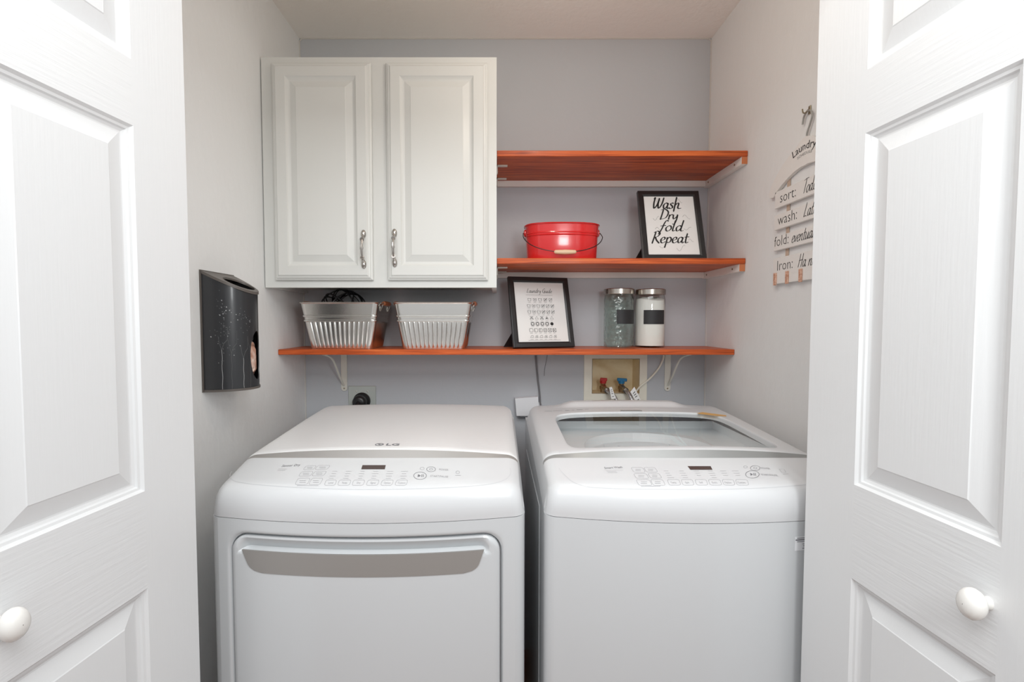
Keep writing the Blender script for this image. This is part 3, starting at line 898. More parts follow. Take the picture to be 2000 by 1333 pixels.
# lid frame around a rounded window; rear deck behind it
V0, V1 = 10, 17
b = MB()
HU = .80
vh0, vh1 = shw.uv(XW, 1.150)[1], shw.uv(XW, 1.535)[1]
def per(u0, u1, v0, v1, n):
    out = []
    for k in range(n): out.append((lerp(u0, u1, k / n), v0))
    for k in range(n): out.append((u1, lerp(v0, v1, k / n)))
    for k in range(n): out.append((lerp(u1, u0, k / n), v1))
    for k in range(n): out.append((u0, lerp(v1, v0, k / n)))
    return out
outer = per(-.88, .88, V0, V1, 24)
uc, vc = 0, (vh0 + vh1) / 2
def window(scale=1.0):
    out = []
    for (u, v) in outer:
        a = u / .88; c = (v - vc) / ((V1 - V0) / 2)
        if abs(c) > 1: c = math.copysign(1, c)
        # superellipse towards the same direction
        m = max(abs(a), abs(c), 1e-6)
        k = 1 / (abs(a) ** 7 + abs(c) ** 7) ** (1 / 7)
        out.append((a * k * HU * scale, vc + c * k * (vh1 - vh0) / 2 * scale))
    return out
win = window()
rows = [[shw.pt(lerp(o[0], w[0], t), lerp(o[1], w[1], t)) for o, w in zip(outer, win)] for t in (0, .25, .5, .75, .93)]
rows.append([shw.pt(u, v, -.0008) for u, v in win]); rows.append([shw.pt(u * .995, vc + (v - vc) * .995, -.006) for u, v in win])
rows.append([shw.pt(u * .985, vc + (v - vc) * .985, -.016) for u, v in win])
b.grid(rows, 0, True, True)
lid = b.build('lid', M['console'], was)
gl = [[shw.pt(u * s, vc + (v - vc) * s, -.004) for u, v in window(1.0)] for s in (.995, .8, .6, .4, .2, .02)]
b = MB(); b.grid(gl, 0, True, True); b.cap(gl[-1]); b.build('lid_glass', M['lid_glass'], lid, label='smoky glass window of the lid')
b = MB()
allrows = shell_rows(shw, 10, len(PROF) - 1, 2)
iu0, iu1 = US.index(-.88), US.index(.88)
b.grid(allrows, 0, True, False, lambda j, i: (iu0 <= i < iu1) and j < (V1 - V0) * 2)
shell_sides(b, shw, 9, len(PROF) - 1)
# raised hump at the middle of the rear edge
def hump(X, Y):
    fx_ = max(0, min(1, (.235 - abs(X - XW + .01)) / .07)); fx_ = fx_ * fx_ * (3 - 2 * fx_)
    fy_ = max(0, min(1, (Y - 1.60) / .05)); fy_ = fy_ * fy_ * (3 - 2 * fy_)
    return .015 * fx_ * fy_
rows = []
for k in range(15):
    Y = lerp(1.60, 1.672, k / 14)
    rows.append([shw.on(lerp(XW - .27, XW + .25, i / 40), Y, .0003 + hump(lerp(XW - .27, XW + .25, i / 40), Y)) for i in range(41)])
b.grid(rows, 0, True)
b.grid([rows[-1], [Vector((p.x, 1.69, p.z - .006)) for p in rows[-1]], [Vector((p.x, 1.708, min(p.z, 1.0565) - .03)) for p in rows[-1]]], 0, True)
b.build('rear_deck', M['console'], was)
# tub seen through the glass
b = MB()
tx0, tx1, ty0, ty1, tz = XW - .285, XW + .285, 1.13, 1.60, .985
loopo = per(tx0, tx1, ty0, ty1, 16)
cxx, cyy = XW, 1.365
def cir(r): return [(cxx + r * (p[0] - cxx) / math.hypot(p[0] - cxx, p[1] - cyy), cyy + r * (p[1] - cyy) / math.hypot(p[0] - cxx, p[1] - cyy)) for p in loopo]
b.grid([[(p[0], p[1], 1.010) for p in loopo], [(p[0], p[1], tz) for p in loopo], [(p[0], p[1], tz - .004) for p in cir(.190)], [(p[0], p[1], tz - .03) for p in cir(.180)]], 0, False, True)
b.build('tub_ring', M['tub'], was)
b = MB()
b.grid([[(p[0], p[1], tz - .03) for p in cir(.180)], [(p[0], p[1], tz - .4) for p in cir(.180)]], 0, True, True)
b.cap([(p[0], p[1], tz - .4) for p in cir(.180)]); b.build('drum', M['drum'], was)
for sx in (-1, 1):
    for yy in (1.06, 1.66):
        b = MB(); b.lathe([(.022, 0), (.022, .012), (.012, .014), (.012, .03)], (XW + sx * .29, yy, 0), 14); b.build('foot', M['black_rubber'], was)
b = MB()
def wspec(stroke, button, txt, P, fn):
    txt('Smart Wash', 1181, 916.5, 4.2, 0, 'LEFT', .68)
    stroke([(1181, 919), (1217, 918.6)], .0006, 1)
    for k in range(2): stroke([(1185 + k * 2, 921 + k * 2.6), (1204 + k * 1.5, 921 + k * 2.6)], .0008, 1)
    for (x0, x1, y0, y1) in ((1235, 1258, 913.5, 923), (1260, 1282, 913.5, 922.5), (1240, 1265, 925.5, 935), (1268, 1290, 925, 934.5), (1245, 1271, 937.5, 948.5), (1273, 1297, 937, 948.5)):
        button(x0, x1, y0, y1, -6)
        for q in (.38, .66): stroke([(lerp(x0, x1, .26), lerp(y0, y1, q)), (lerp(x0, x1, .72), lerp(y0, y1, q))], .0011, 1)
    stroke([(1252, 950.5), (1290, 950)], .0008, 1)
    for (x0, x1), t in zip(((1305, 1328), (1332, 1354), (1359, 1381), (1385, 1408), (1412, 1434), (1438, 1461)), ('Temp.', 'Spin', 'Soil', 'Extra', 'Option', 'Custom')):
        button(x0, x1, 937, 948, -4)
        txt(t, (x0 + x1) / 2, 944.6, 3.6, 1, 'CENTER', .68)
    for cxp, n_, dd in ((1301, 4, 3), (1331, 4, 2.6), (1360, 3, 2.6), (1387, 4, 2.6), (1412, 3, 2.6), (1436, 3, 2.6)):
        for k in range(n_):
            w = random.uniform(4, 7); stroke([(cxp + dd * k - w, 920.5 + k * 4.3), (cxp + dd * k + w, 920.5 + k * 4.3)], .0009, 1)
    stroke(ellipse(1475, 914.7, 9.4, 4.8), .0009, 0, True); stroke(ellipse(1475, 914.7, 3.2, 1.8, 12), .0007, 0, True)
    stroke(ellipse(1469.5, 927, 13.2, 7.2), .0010, 0, True)
    b.cap([fn(*P(q)) for q in ((1465, 924.2), (1470.5, 927), (1466.4, 929.6))], 0)
    stroke([(1472, 924.5), (1473, 929.3)], .0013, 0); stroke([(1475, 924.5), (1476, 929.3)], .0013, 0)
    txt('POWER', 1488, 916.5, 3.4, 1, 'LEFT', .55); txt('START/PAUSE', 1488, 929, 3.4, 1, 'LEFT', .60)
    stroke(ellipse(1456, 912.5, 3.6, 2.2, 12), .0008, 1, True)
    stroke([(1522, 917), (1531, 916.6), (1535, 923), (1527, 923.4)], .0009, 1, True); stroke([(1529, 926.5), (1540, 926)], .0010, 1)
    stroke([tuple(q[:2]) for q in catmull([(x_, y_, 0) for x_, y_ in ((1092, 915), (1096, 921), (1106, 931), (1118, 941), (1138, 949), (1165, 953), (1250, 956), (1400, 956), (1500, 953), (1575, 947))], 6)], .0007, 2)
console_marks(shw, b, wspec)
b.build('control_markings', [M['print'], M['print_light'], M['groove']], was, weld=False)
b = MB(); b.cap([shw.on(*shw.px(*q)) for q in ((1343, 911), (1388, 911), (1391.5, 918), (1348.5, 918))]); b.build('display', M['display'], was)
b = MB()
gfn = lambda X, Y: shw.on(X, Y, -.0034)
badge(b, gfn, *shw.px(1306, 870.5), .015)
gp = lambda x, y: shw.px(x, y)
line(b, [gp(*q) for q in ((1180, 884), (1180, 863), (1300, 862), (1308, 865), (1308, 884))], .0010, gfn, 1)
for x in (1209, 1274):
    disc(b, *gp(x, 869), .003, .004, gfn, 1, 10); line(b, [gp(x - 8, 872.6), gp(x + 8, 872.6)], .0016, gfn, 1)
disc(b, *gp(1213, 879.5), .006, .006, gfn, 0, 10); line(b, [gp(1222, 879.8), gp(1300, 879.4)], .0014, gfn, 1)
b.build('glass_printing', [M['print'], M['print_light']], lid, weld=False)
b = MB()
fn = lambda X, Y: shw.on(X, Y, .0006)
b.cap([fn(*gp(*q)) for q in ((1361, 807.5), (1372, 805.5), (1418, 811.5), (1419, 814), (1396, 812.5), (1366, 809))], 0)
b.build('orange_sticker', M['orange_label'], was)
b = MB()
for k, (x0, x1) in enumerate(((1064, 1078), (1080, 1098), (1104, 1112), (1117, 1122), (1126, 1138), (1142, 1150))):
    line(b, [gp(x0, 803.5 - k * .7), gp(x1, 803.3 - k * .7)], .0035, fn, 0 if k in (2, 4) else 1)
b.build('rear_printing', [M['print'], M['print_light']], was, weld=False)
b = MB(); line(b, [gp(1234, 809), gp(1262, 809)], .003, fn, 0); b.build('rear_printing', M['print_light'], was, weld=False)
b = MB(); lx, ly = gp(1250, 815.5)
b.box(lx - .034, lx + .034, 1.537, 1.549, shw.on(lx, 1.543).z - .001, shw.on(lx, 1.543).z + .0012); b.build('lid_latch', M['trim_dark'], was)
# warning label low on the front, near the right edge
b = MB()
def ffn(X, Z): return (X, body_front_y(X, XW) - .0006, Z)
lx0, lx1 = X_(1545, 1055, 1.0), X_(1592, 1055, 1.01); lz0, lz1 = Z_(1071, 1.0), Z_(1044, 1.0)
b.grid([[ffn(lerp(lx0, lx1, k / 4), lz0) for k in range(5)], [ffn(lerp(lx0, lx1, k / 4), lz1) for k in range(5)]], 0)
def ffn2(X, Z): return (X, body_front_y(X, XW) - .0009, Z)
for k, (a, c, z, w) in enumerate(((.08, .95, .9, .0016), (.02, .95, .77, .0028), (.08, .9, .64, .0014), (.3, .7, .46, .0014), (.32, .62, .33, .0018), (.3, .72, .16, .0018))):
    line(b, [(lerp(lx0, lx1, a), lerp(lz0, lz1, z)), (lerp(lx0, lx1, c), lerp(lz0, lz1, z))], w, ffn2, 1)
b.build('warning_label', [M['white_plastic'], M['print']], was, weld=False, label='white printed label at the right edge')
# embossed bead on the side panel that faces the dryer
b = MB(); b.box(XW - HWB - .0015, XW - HWB + .001, 1.14, 1.65, .12, .90, 0, None, .001); b.build('side_panel_bead', M['appliance'], was)

# ------------------------------------------------------------------ metal tubs on the lowest shelf
def tub(px_top, px_bot, py_top, py_bot, YFm, label, yaw=0.0):
    zt, zb = Z_(py_top, YFm), T_low + .001
    xt0, xt1 = X_(px_top[0], py_top, YFm), X_(px_top[1], py_top, YFm)
    xb0, xb1 = X_(px_bot[0], py_bot, YFm + .012), X_(px_bot[1], py_bot, YFm + .012)
    cx_, cy_ = (xt0 + xt1) / 2, YFm + .105
    root = thing('metal_tub', label, 'tub', (cx_, cy_, zb), 'galvanised tubs on the lowest shelf'); bpy.context.view_layer.update()
    Ht = zt - zb
    hwt, hwb_ = (xt1 - xt0) / 2, (xb1 - xb0) / 2
    hdt, hdb = .100, .080
    offx = (xb0 + xb1) / 2 - cx_
    c, s_ = math.cos(yaw), math.sin(yaw)
    def loop(t, out=0.0, flute=0.0, nseg=52, inner=False):
        """rounded rectangle at height fraction t"""
        hw, hd = lerp(hwb_, hwt, t) + out, lerp(hdb, hdt, t) + out
        r = .016; pts = []
        def seg(p, q, n, nx, ny):
            for k in range(n):
                f = k / n
                # raised narrow beads between flat flutes
                ph = (f * 13) % 1.0
                h = flute * max(0, 1 - abs(ph - .5) / .16) 
                pts.append((lerp(p[0], q[0], f) + nx * h, lerp(p[1], q[1], f) + ny * h))
        def arc(cx2, cy2, a0, n=5):
            for k in range(n): pts.append((cx2 + r * math.cos(R(a0 + 90 * k / n)), cy2 + r * math.sin(R(a0 + 90 * k / n))))
        seg((-hw + r, -hd), (hw - r, -hd), 104, 0, -1); arc(hw - r, -hd + r, -90)
        seg((hw, -hd + r), (hw, hd - r), 52, 1, 0); arc(hw - r, hd - r, 0)
        seg((hw - r, hd), (-hw + r, hd), 52, 0, 1); arc(-hw + r, hd - r, 90)
        seg((-hw, hd - r), (-hw, -hd + r), 52, -1, 0); arc(-hw + r, -hd + r, 180)
        ox = offx * (1 - t)
        return [(cx_ + ox + x * c - y * s_, cy_ + x * s_ + y * c, zb + t * Ht) for x, y in pts]
    b = MB()
    rows = [loop(0, -.004), loop(0.0, 0), loop(.012, 0), loop(.03, 0, .0022), loop(.54, 0, .0022), loop(.575, 0), loop(.585, .0028), loop(.60, .0034), loop(.615, .0028), loop(.625, 0),
            loop(.675, 0), loop(.685, .0028), loop(.70, .0034), loop(.715, .0028), loop(.725, 0), loop(.96, 0), loop(.968, .0025), loop(.985, .0042), loop(1.0, .0025), loop(1.0, 0), loop(.98, -.0008), loop(.5, -.002), loop(.02, -.002), loop(.02, -.006)]
    b.grid(rows, 0, True, True); b.cap(rows[0]); b.cap(rows[-1])
    b.build('tub_body', M['tin'], root)
    # side handles: an ear on the wall, a wire loop and a turned wooden grip
    for sg in (1, -1):
        hx = sg * (hwt + .006); zz = zt - .003
        def W(x, y, z): return (cx_ + x * c - y * s_, cy_ + x * s_ + y * c, z)
        b = MB(); b.tube([W(hx, -.042, zz), W(hx, -.036, zz), W(hx, 0, zz), W(hx, .036, zz), W(hx, .042, zz)], [.0068, .008, .009, .008, .0068], 14)
        grip = b.build('grip', M['handle_wood'], root)
        for yy in (-1, 1):
            b = MB()
            b.tube(catmull([W(hx - sg * .010, yy * .050, zz - .028), W(hx - sg * .002, yy * .052, zz - .010), W(hx, yy * .048, zz), W(hx, yy * .042, zz)], 5), .0016, 6)
            b.build('handle_wire', M['steel'], root)
        for yy in (-.050, .050):
            b = MB()
            x1 = hx - sg * .0085
            b.prism([(-.007, 0), (.007, 0), (.004, -.03), (0, -.036), (-.004, -.03)], 0, .0015,
                    lambda a, q, d, x1=x1, yy=yy: W(x1 + sg * (d + q * .28), yy + a, zz - .012 + q))
            b.build('ear', M['tin'], root)
    return cx_, cy_, zb, Ht
t1 = tub((583, 739), (604, 726), 590, 682, 1.672, 'galvanised ribbed metal tub holding a black wire ball', R(-1.5))
t2 = tub((767.5, 921.5), (784.5, 906.5), 590, 684.5, 1.668, 'empty galvanised ribbed metal tub in the middle of the lowest shelf')
# black wire ball in the first tub
b = MB(); Rb = .090; bc = Vector((X_(667, 600, 1.76), t1[1] + .002, Z_(565, 1.77) - .090))
rs = random.Random(11)
for k in range(15):
    ax = Vector((rs.uniform(-1, 1), rs.uniform(-1, 1), rs.uniform(-.7, .7))).normalized()
    off = rs.uniform(-.35, .35); rad = Rb * math.sqrt(1 - off * off)
    e1 = ax.orthogonal().normalized(); e2 = ax.cross(e1)
    pts = [bc + ax * (off * Rb) + (e1 * math.cos(2 * PI * q / 40) + e2 * math.sin(2 * PI * q / 40)) * rad * (1 - .015 * (k % 3)) for q in range(40)]
    b.tube(pts, .0019 if k % 3 else .0027, 6, 0, False, True)
tag(b.build('wire_ball', M['black_rubber']), 'black woven wire ball poking out of the left metal tub', 'ball')

# ------------------------------------------------------------------ picture frames
def frame_maker(BL, width, yaw, hz, lean, label, border, printer):
    """BL = bottom left front corner, width, yaw about Z, vertical rise hz, lean back"""
    root = thing('picture_frame', label, 'picture frame', BL); bpy.context.view_layer.update()
    ex = Vector((math.cos(yaw), math.sin(yaw), 0)); nb = Vector((-math.sin(yaw), math.cos(yaw), 0))
    up = Vector((0, 0, hz)) + nb * lean; Hh = up.length; up.normalize()
    nrm = ex.cross(up)                                           # towards the viewer
    if nrm.y > 0: nrm = -nrm
    O = Vector(BL) 
    def P(a, c, d=0): return O + ex * a + up * c + nrm * d
    b = MB(); w = border; tk = .014
    loops = [(0, -tk), (0, 0), (.002, .001), (w * .75, .0005), (w, -.002), (w, -.006)]
    rows = [[P(i, i, d), P(width - i, i, d), P(width - i, Hh - i, d), P(i, Hh - i, d)] for i, d in loops]
    b.grid(rows, 0, False, True); b.cap(rows[0])
    b.build('frame', M['black'], root)
    b = MB(); b.cap([P(w, w, -.005), P(width - w, w, -.005), P(width - w, Hh - w, -.005), P(w, Hh - w, -.005)])
    b.build('print_sheet', M['paper'], root)
    b = MB(); printer(b, lambda a, c: P(a, c, -.0045), width, Hh); b.build('lettering', M['ink'], root, weld=False)
    # easel strut, hinged at the back and splayed to the shelf
    b = MB()
    back = -nrm
    xa = width * .32
    top = P(xa, Hh * .62, -tk - .001)
    foot = O + ex * (-.004) + nb * (lean + .045); foot.z = BL[2] - .0035
    foot2 = foot + ex * .052
    b.prism([(0, 0), (1, 0), (1, 1), (0, 1)], 0, .003, lambda a, q, d: (foot.lerp(foot2, a)).lerp(top + ex * (a * .03), q) + back * d * .5 + Vector((0, d, 0)))
    b.build('easel_strut', M['black'], root)
    return root
def wash_print(b, fn, w, h):
    cx_ = w * .5
    s = h * .165
    script(b, 'Wash', fn, cx_ - .012, h * .745, s, .0066, .24, 1.02, .25, 0, True)
    script(b, 'Dry', fn, cx_ - .008, h * .580, s * .92, .0062, .24, 1.12, .25, 0, True)
    script(b, 'fold', fn, cx_ - .004, h * .415, s * .94, .0062, .24, 1.25, .25, 0, True)
    script(b, 'Repeat', fn, cx_ - .012, h * .245, s * .98, .0062, .24, 1.08, .25, 0, True)
    for (x0, y0, dx, dy) in ((.30, .84, .12, .06), (.62, .86, .1, .03), (.22, .60, .1, -.03), (.70, .62, .12, .03), (.24, .44, .1, .03), (.7, .45, .12, -.02), (.28, .2, .14, -.03), (.55, .17, .14, -.04), (.75, .28, .08, .02)):
        pts = [(w * x0 + w * dx * t / 14, h * y0 + h * dy * math.sin(t / 14 * PI * 1.7)) for t in range(15)]
        line(b, pts, .0006, fn)
bx, bz = X_(1257, 503, 1.683), T_mid + .0048
frame_maker((bx, 1.683, bz), X_(1381, 503, 1.683) - bx, 0.0, Z_(373, 1.765) - bz, .082,
            'black picture frame reading Wash Dry fold Repeat on the middle shelf', .0205, wash_print)
def guide_print(b, fn, w, h):
    script(b, 'Laundry Guide', fn, w * .5, h * .775, h * .062, .0016, .25, 1.0, .35, 0, True)
    line(b, [(w * .27, h * .742), (w * .72, h * .742)], .0006, fn)
    rs = random.Random(5)
    rowsp = [(.675, 5, .44), (.585, 6, .47), (.50, 6, .47), (.415, 5, .42), (.33, 5, .40), (.24, 6, .46), (.155, 6, .46)]
    for ri, (y, n, span) in enumerate(rowsp):
        for k in range(n):
            cx_ = w * (.5 + span * ((k + .5) / n - .5) * 1.0); cy_ = h * y; u = w * .027
            if ri < 3:      # wash tubs
                line(b, [(cx_ - u, cy_ + u * .8), (cx_ - u * .8, cy_ - u * .8), (cx_ + u * .8, cy_ - u * .8), (cx_ + u, cy_ + u * .8)], .0012, fn)
                line(b, [(cx_ - u, cy_ + u * .55), (cx_ - u * .3, cy_ + u * .8), (cx_ + u * .3, cy_ + u * .5), (cx_ + u, cy_ + u * .7)], .0009, fn)
                if k % 2: disc(b, cx_, cy_, u * .3, u * .3, fn, 0, 8)
                if k > 2: line(b, [(cx_ - u, cy_ - u), (cx_ + u, cy_ + u)], .0010, fn)
            elif ri == 3:   # triangles
                line(b, [(cx_ - u, cy_ - u * .8), (cx_ + u, cy_ - u * .8), (cx_, cy_ + u)], .0013, fn, 0, True)
                if k in (0, 2): line(b, [(cx_ - u, cy_ - u), (cx_ + u, cy_ + u)], .0010, fn); line(b, [(cx_ + u, cy_ - u), (cx_ - u, cy_ + u)], .0010, fn)
                if k == 3: disc(b, cx_, cy_ - u * .2, u * .45, u * .4, fn, 0, 8)
            elif ri == 4:   # circles in squares
                if k < 4:
                    line(b, rrect(cx_ - u, cx_ + u, cy_ - u, cy_ + u, u * .3, 2), .0012, fn, 0, True); line(b, ellipse(cx_, cy_, u * .75, u * .75, 14), .0015, fn, 0, True)
                else: disc(b, cx_, cy_, u, u, fn)
            elif ri == 5:
                line(b, rrect(cx_ - u, cx_ + u, cy_ - u, cy_ + u, u * .2, 1), .0011, fn, 0, True)
                for q in range(k % 4): line(b, [(cx_ - u * .6 + q * u * .6, cy_ - u * .8), (cx_ - u * .6 + q * u * .6, cy_ + u * .8)], .0010, fn)
                if k > 3: line(b, [(cx_ - u, cy_ - u), (cx_ + u, cy_ + u)], .0010, fn); line(b, [(cx_ + u, cy_ - u), (cx_ - u, cy_ + u)], .0010, fn)
            else:           # irons
                line(b, [(cx_ - u, cy_ - u * .7), (cx_ + u, cy_ - u * .7), (cx_ + u * .8, cy_ + u * .5), (cx_ - u * .2, cy_ + u * .4)], .0012, fn, 0, True)
                if k % 2: disc(b, cx_ + u * .2, cy_ - u * .2, u * .25, u * .25, fn, 0, 8)
            line(b, [(cx_ - u * .9, cy_ - u * 1.75), (cx_ + u * rs.uniform(.3, .9), cy_ - u * 1.75)], .0007, fn)
    line(b, [(w * .25, h * .10), (w * .78, h * .10)], .0007, fn)
Y1 = 1.70; gx, gz = X_(1004, 682, Y1), T_low + .0046
frame_maker((gx, Y1, gz), .238, R(16), Z_(540, 1.768) - gz, .072,
            'black picture frame with a laundry symbols chart, standing on the lowest shelf', .0205, guide_print)

# ------------------------------------------------------------------ red bucket
yb_ = 1.722
bcx = X_(1098, 470, 1.70); bz0 = T_mid + .001; bz1 = Z_(433.5, 1.640)
bw = (X_(1170.5, 450, 1.70) - X_(1026.5, 450, 1.70)) / 2
root = thing('bucket', 'glossy red oval bucket with a wooden grip on the middle shelf', 'bucket', (bcx, yb_, bz0)); bpy.context.view_layer.update()
b = MB(); rows = []
Hk = bz1 - bz0
def oval(k, rx, ry):
    a = 2 * PI * k / 72; n = 2.7
    return rx * math.copysign(abs(math.cos(a)) ** (2 / n), math.cos(a)), ry * math.copysign(abs(math.sin(a)) ** (2 / n), math.sin(a))
for t, o in ((0, -.006), (0, 0), (.02, .001), (.60, .0), (.655, 0), (.665, .002), (.685, .0028), (.70, .001), (.72, .001), (.735, .0028), (.755, .002), (.765, 0), (.96, 0), (.965, .003), (.985, .0042), (1.0, .002), (1.0, -.0005), (.97, -.002), (.05, -.003), (.05, -.02)):
    rx, ry = lerp(bw - .008, bw, t) + o, lerp(.073, .080, t) + o
    rows.append([(bcx + oval(k, rx, ry)[0], yb_ + oval(k, rx, ry)[1], bz0 + t * Hk) for k in range(72)])
b.grid(rows, 0, True, True); b.cap(rows[0]); b.cap(rows[-1])
b.build('bucket_body', M['red'], root)
eh = bz0 + Hk * .80
ears = []
for sg in (-1, 1):
    b = MB(); b.lathe([(.013, 0), (.013, sg * .004), (.007, sg * .007), (.001, sg * .008)], (bcx + sg * (bw - .002), yb_ - .005, eh), 16, 0, 'X')
    b.build('ear', M['red'], root)
gy, gz_ = yb_ - .098, Z_(492.5, 1.625)
pts = [(bcx - bw - .007, yb_ - .005, eh)]
for k in range(1, 20):
    t = k / 20; a = PI * t
    pts.append((bcx - (bw + .010) * math.cos(a) , yb_ - .005 + (gy - yb_ + .005) * math.sin(a) ** .55, eh + (gz_ - eh) * math.sin(a) ** .8))
pts.append((bcx + bw + .007, yb_ - .005, eh))
b = MB(); b.tube(catmull(pts, 3), .0015, 6); b.build('bail_wire', M['black_rubber'], root)
b = MB(); b.tube([(bcx - .034, gy + .001, gz_), (bcx - .033, gy, gz_), (bcx - .02, gy, gz_ - .0003), (bcx, gy, gz_ - .0005), (bcx + .02, gy, gz_ - .0003), (bcx + .033, gy, gz_), (bcx + .034, gy + .001, gz_)],
                 [.0055, .0068, .0075, .0085, .0075, .0068, .0055], 14)
b.build('grip', M['light_wood'], root)

# ------------------------------------------------------------------ jars
def jar(px, w_px, py_top, label, glassm, fill, lab0, lab1, yj):
    x = X_(px, 620, yj); r = w_px / 2 * yj / F
    z0 = T_low + .001; z1 = Z_(py_top, yj - r * .6); H = z1 - z0
    root = thing('storage_jar', label, 'jar', (x, yj, z0)); bpy.context.view_layer.update()
    lidh = .021
    b = MB(); hb = H - lidh
    b.lathe([(.2 * r, .004), (r * .93, 0), (r * .985, .003), (r, .010), (r, hb * .5), (r, hb - .014), (r * .96, hb - .004), (r * .93, hb), (r * .90, hb), (r * .94, hb - .006), (r * .985, hb - .016), (r * .985, .008), (r * .95, .005), (.2 * r, .005)], (x, yj, z0), 40)
    b.build('jar_body', glassm, root)
    if fill:
        b = MB(); rows = []
        for t in (0, .05, .2, .4, .6, .8, .93, .97):
            row = []
            for k in range(36):
                a = 2 * PI * k / 36; rr = r * .975 * (1 if t < .9 else (.95 if t < .95 else .5))
                wob = 0 if t < .85 else .004 * math.sin(a * 2 + 1)
                row.append((x + rr * math.cos(a), yj + rr * math.sin(a), z0 + .0065 + t * (hb - .012) + wob))
            rows.append(row)
        b.grid(rows, 0, True, True); b.cap(rows[0]); b.cap(rows[-1])
        b.build('powder', M['detergent'], root, label='white powder filling the jar')
    b = MB(); b.lathe([(r * 1.0, 0), (r * 1.02, .001), (r * 1.02, lidh - .002), (r * .985, lidh), (.01, lidh + .0005)], (x, yj, z0 + hb + .0005), 40)
    b.build('lid', M['steel'], root)
    b = MB(); a0, a1 = R(lab0), R(lab1); rows = []
    zl0, zl1 = z0 + H * .40, z0 + H * .64
    for z in (zl0, zl1): rows.append([(x + r * 1.006 * math.sin(lerp(a0, a1, k / 16)), yj - r * 1.006 * math.cos(lerp(a0, a1, k / 16)), z) for k in range(17)])
    b.grid(rows, 0, True); b.build('chalk_label', M['chalk'], root)
jar(1208.5, 57, 564, 'glass storage jar, empty, with a steel lid and black label', M['jar_glass'], False, -22, 66, 1.815)
jar(1269.5, 56, 565, 'glass storage jar full of white powder beside the empty jar', M['clear_glass'], True, -42, 48, 1.815)

# ------------------------------------------------------------------ recessed water box
wb = thing('washer_outlet_box', 'cream plastic water outlet box recessed in the back wall', 'outlet box', ((wx0 + wx1) / 2, YB, wz0)); bpy.context.view_layer.update()
ox0, oz1 = at(1140.5, 690, YB); ox1, oz0 = at(1262, 789, YB)
b = MB(); yf = YB - .006
for (a, c, e, f) in ((ox0, wx0, oz0, oz1), (wx1, ox1, oz0, oz1), (wx0, wx1, wz1, oz1), (wx0, wx1, oz0, wz0)): b.box(a, c, yf, YB - .0005, e, f)
b.build('face_plate', M['beige_plastic'], wb)
b = MB(); q = .0015; yd = YB + .09
ix0, ix1, iz0, iz1 = wx0 + q, wx1 - q, wz0 + q, wz1 - q
b.quad((ix0, yd, iz0), (ix1, yd, iz0), (ix1, yd, iz1), (ix0, yd, iz1))
b.quad((ix0, yf, iz0), (ix1, yf, iz0), (ix1, yd, iz0), (ix0, yd, iz0)); b.quad((ix0, yf, iz1), (ix1, yf, iz1), (ix1, yd, iz1), (ix0, yd, iz1))
b.quad((ix0, yf, iz0), (ix0, yf, iz1), (ix0, yd, iz1), (ix0, yd, iz0)); b.quad((ix1, yf, iz0), (ix1, yf, iz1), (ix1, yd, iz1), (ix1, yd, iz0))
b.build('recess', M['yellowed'], wb)
def valve(px, py, w, m, labelpart):
    x, z = X_(px, py, YB + .02), Z_(py, YB + .02)
    b = MB(); y = YB + .03
    b.lathe([(.011, 0), (.011, .012), (.014, .013), (.014, .024), (.010, .025), (.010, z - .012 - iz0)], (x, y, iz0), 16)
    b.tube([(x, y, z - .022), (x, y - .022, z - .024), (x, y - .034, z - .028)], [.0095, .0095, .0105], 12)
    v = b.build('valve', M['brass'], wb)
    b = MB()
    b.lathe([(.012, -.012), (.013, -.008), (.013, .004), (.010, .007)], (x, y, z), 14)
    b.box(x - w, x + w, y - .012, y - .004, z - .002, z + .011, 0, Matrix.Translation((x, y, z)) @ Matrix.Rotation(R(4), 4, 'Y') @ Matrix.Translation((-x, -y, -z)), .002)
    b.build('valve_handle', m, v, label=labelpart)
    return x, y, z
v1 = valve(1179, 744, .014, M['red_plastic'], 'red valve handle')
v2 = valve(1215, 744.5, .020, M['blue_plastic'], 'blue valve handle')
def hose(v, px_end, label, tagpts):
    root = thing('water_hose', label, 'hose', (v[0], v[1] - .034, v[2] - .028), 'braided water hoses'); bpy.context.view_layer.update()
    xe = X_(px_end, 786, YB - .07)
    pts = catmull([(v[0], v[1] - .030, v[2] - .027), (v[0] + .004, v[1] - .062, v[2] - .034), (lerp(v[0], xe, .55), YB - .055, lerp(v[2], Z_(786, YB - .07), .62)), (xe, YB - .07, Z_(788, YB - .07)), (xe + .02, YB - .08, Z_(800, YB - .08) - .06), (xe + .022, YB - .085, .80)], 8)
    b = MB(); b.tube(pts, .0075, 12); b.build('hose_pipe', M['braid'], root)
    b = MB(); b.tube(pts[3:8], .0115, 12); b.build('hose_nut', M['steel'], root)
    b = MB()
    tp = [Vector((*[at(px, py, yy)[0]], yy, at(px, py, yy)[1])) for px, py, yy in tagpts]
    b.prism([(0, 0), (1, 0), (1, 1), (0, 1)], 0, .0012, lambda a, q, d: tp[0].lerp(tp[1], a).lerp(tp[3].lerp(tp[2], a), q) + Vector((0, d, 0)))
    t = b.build('paper_tag', M['paper'], root)
    b = MB()
    def tf(a, q): return tp[0].lerp(tp[1], a).lerp(tp[3].lerp(tp[2], a), q) + Vector((0, -.0006, 0))
    for q in (.25, .4, .55, .8): line(b, [(.25, q), (.75, q)], .045, tf)
    b.build('tag_printing', M['ink'], t, weld=False)
hose(v1, 1206, 'steel braided water hose on the red valve, with a paper tag', [(1190, 757, YB - .072), (1195, 756, YB - .072), (1203, 779, YB - .079), (1194, 780, YB - .079)])
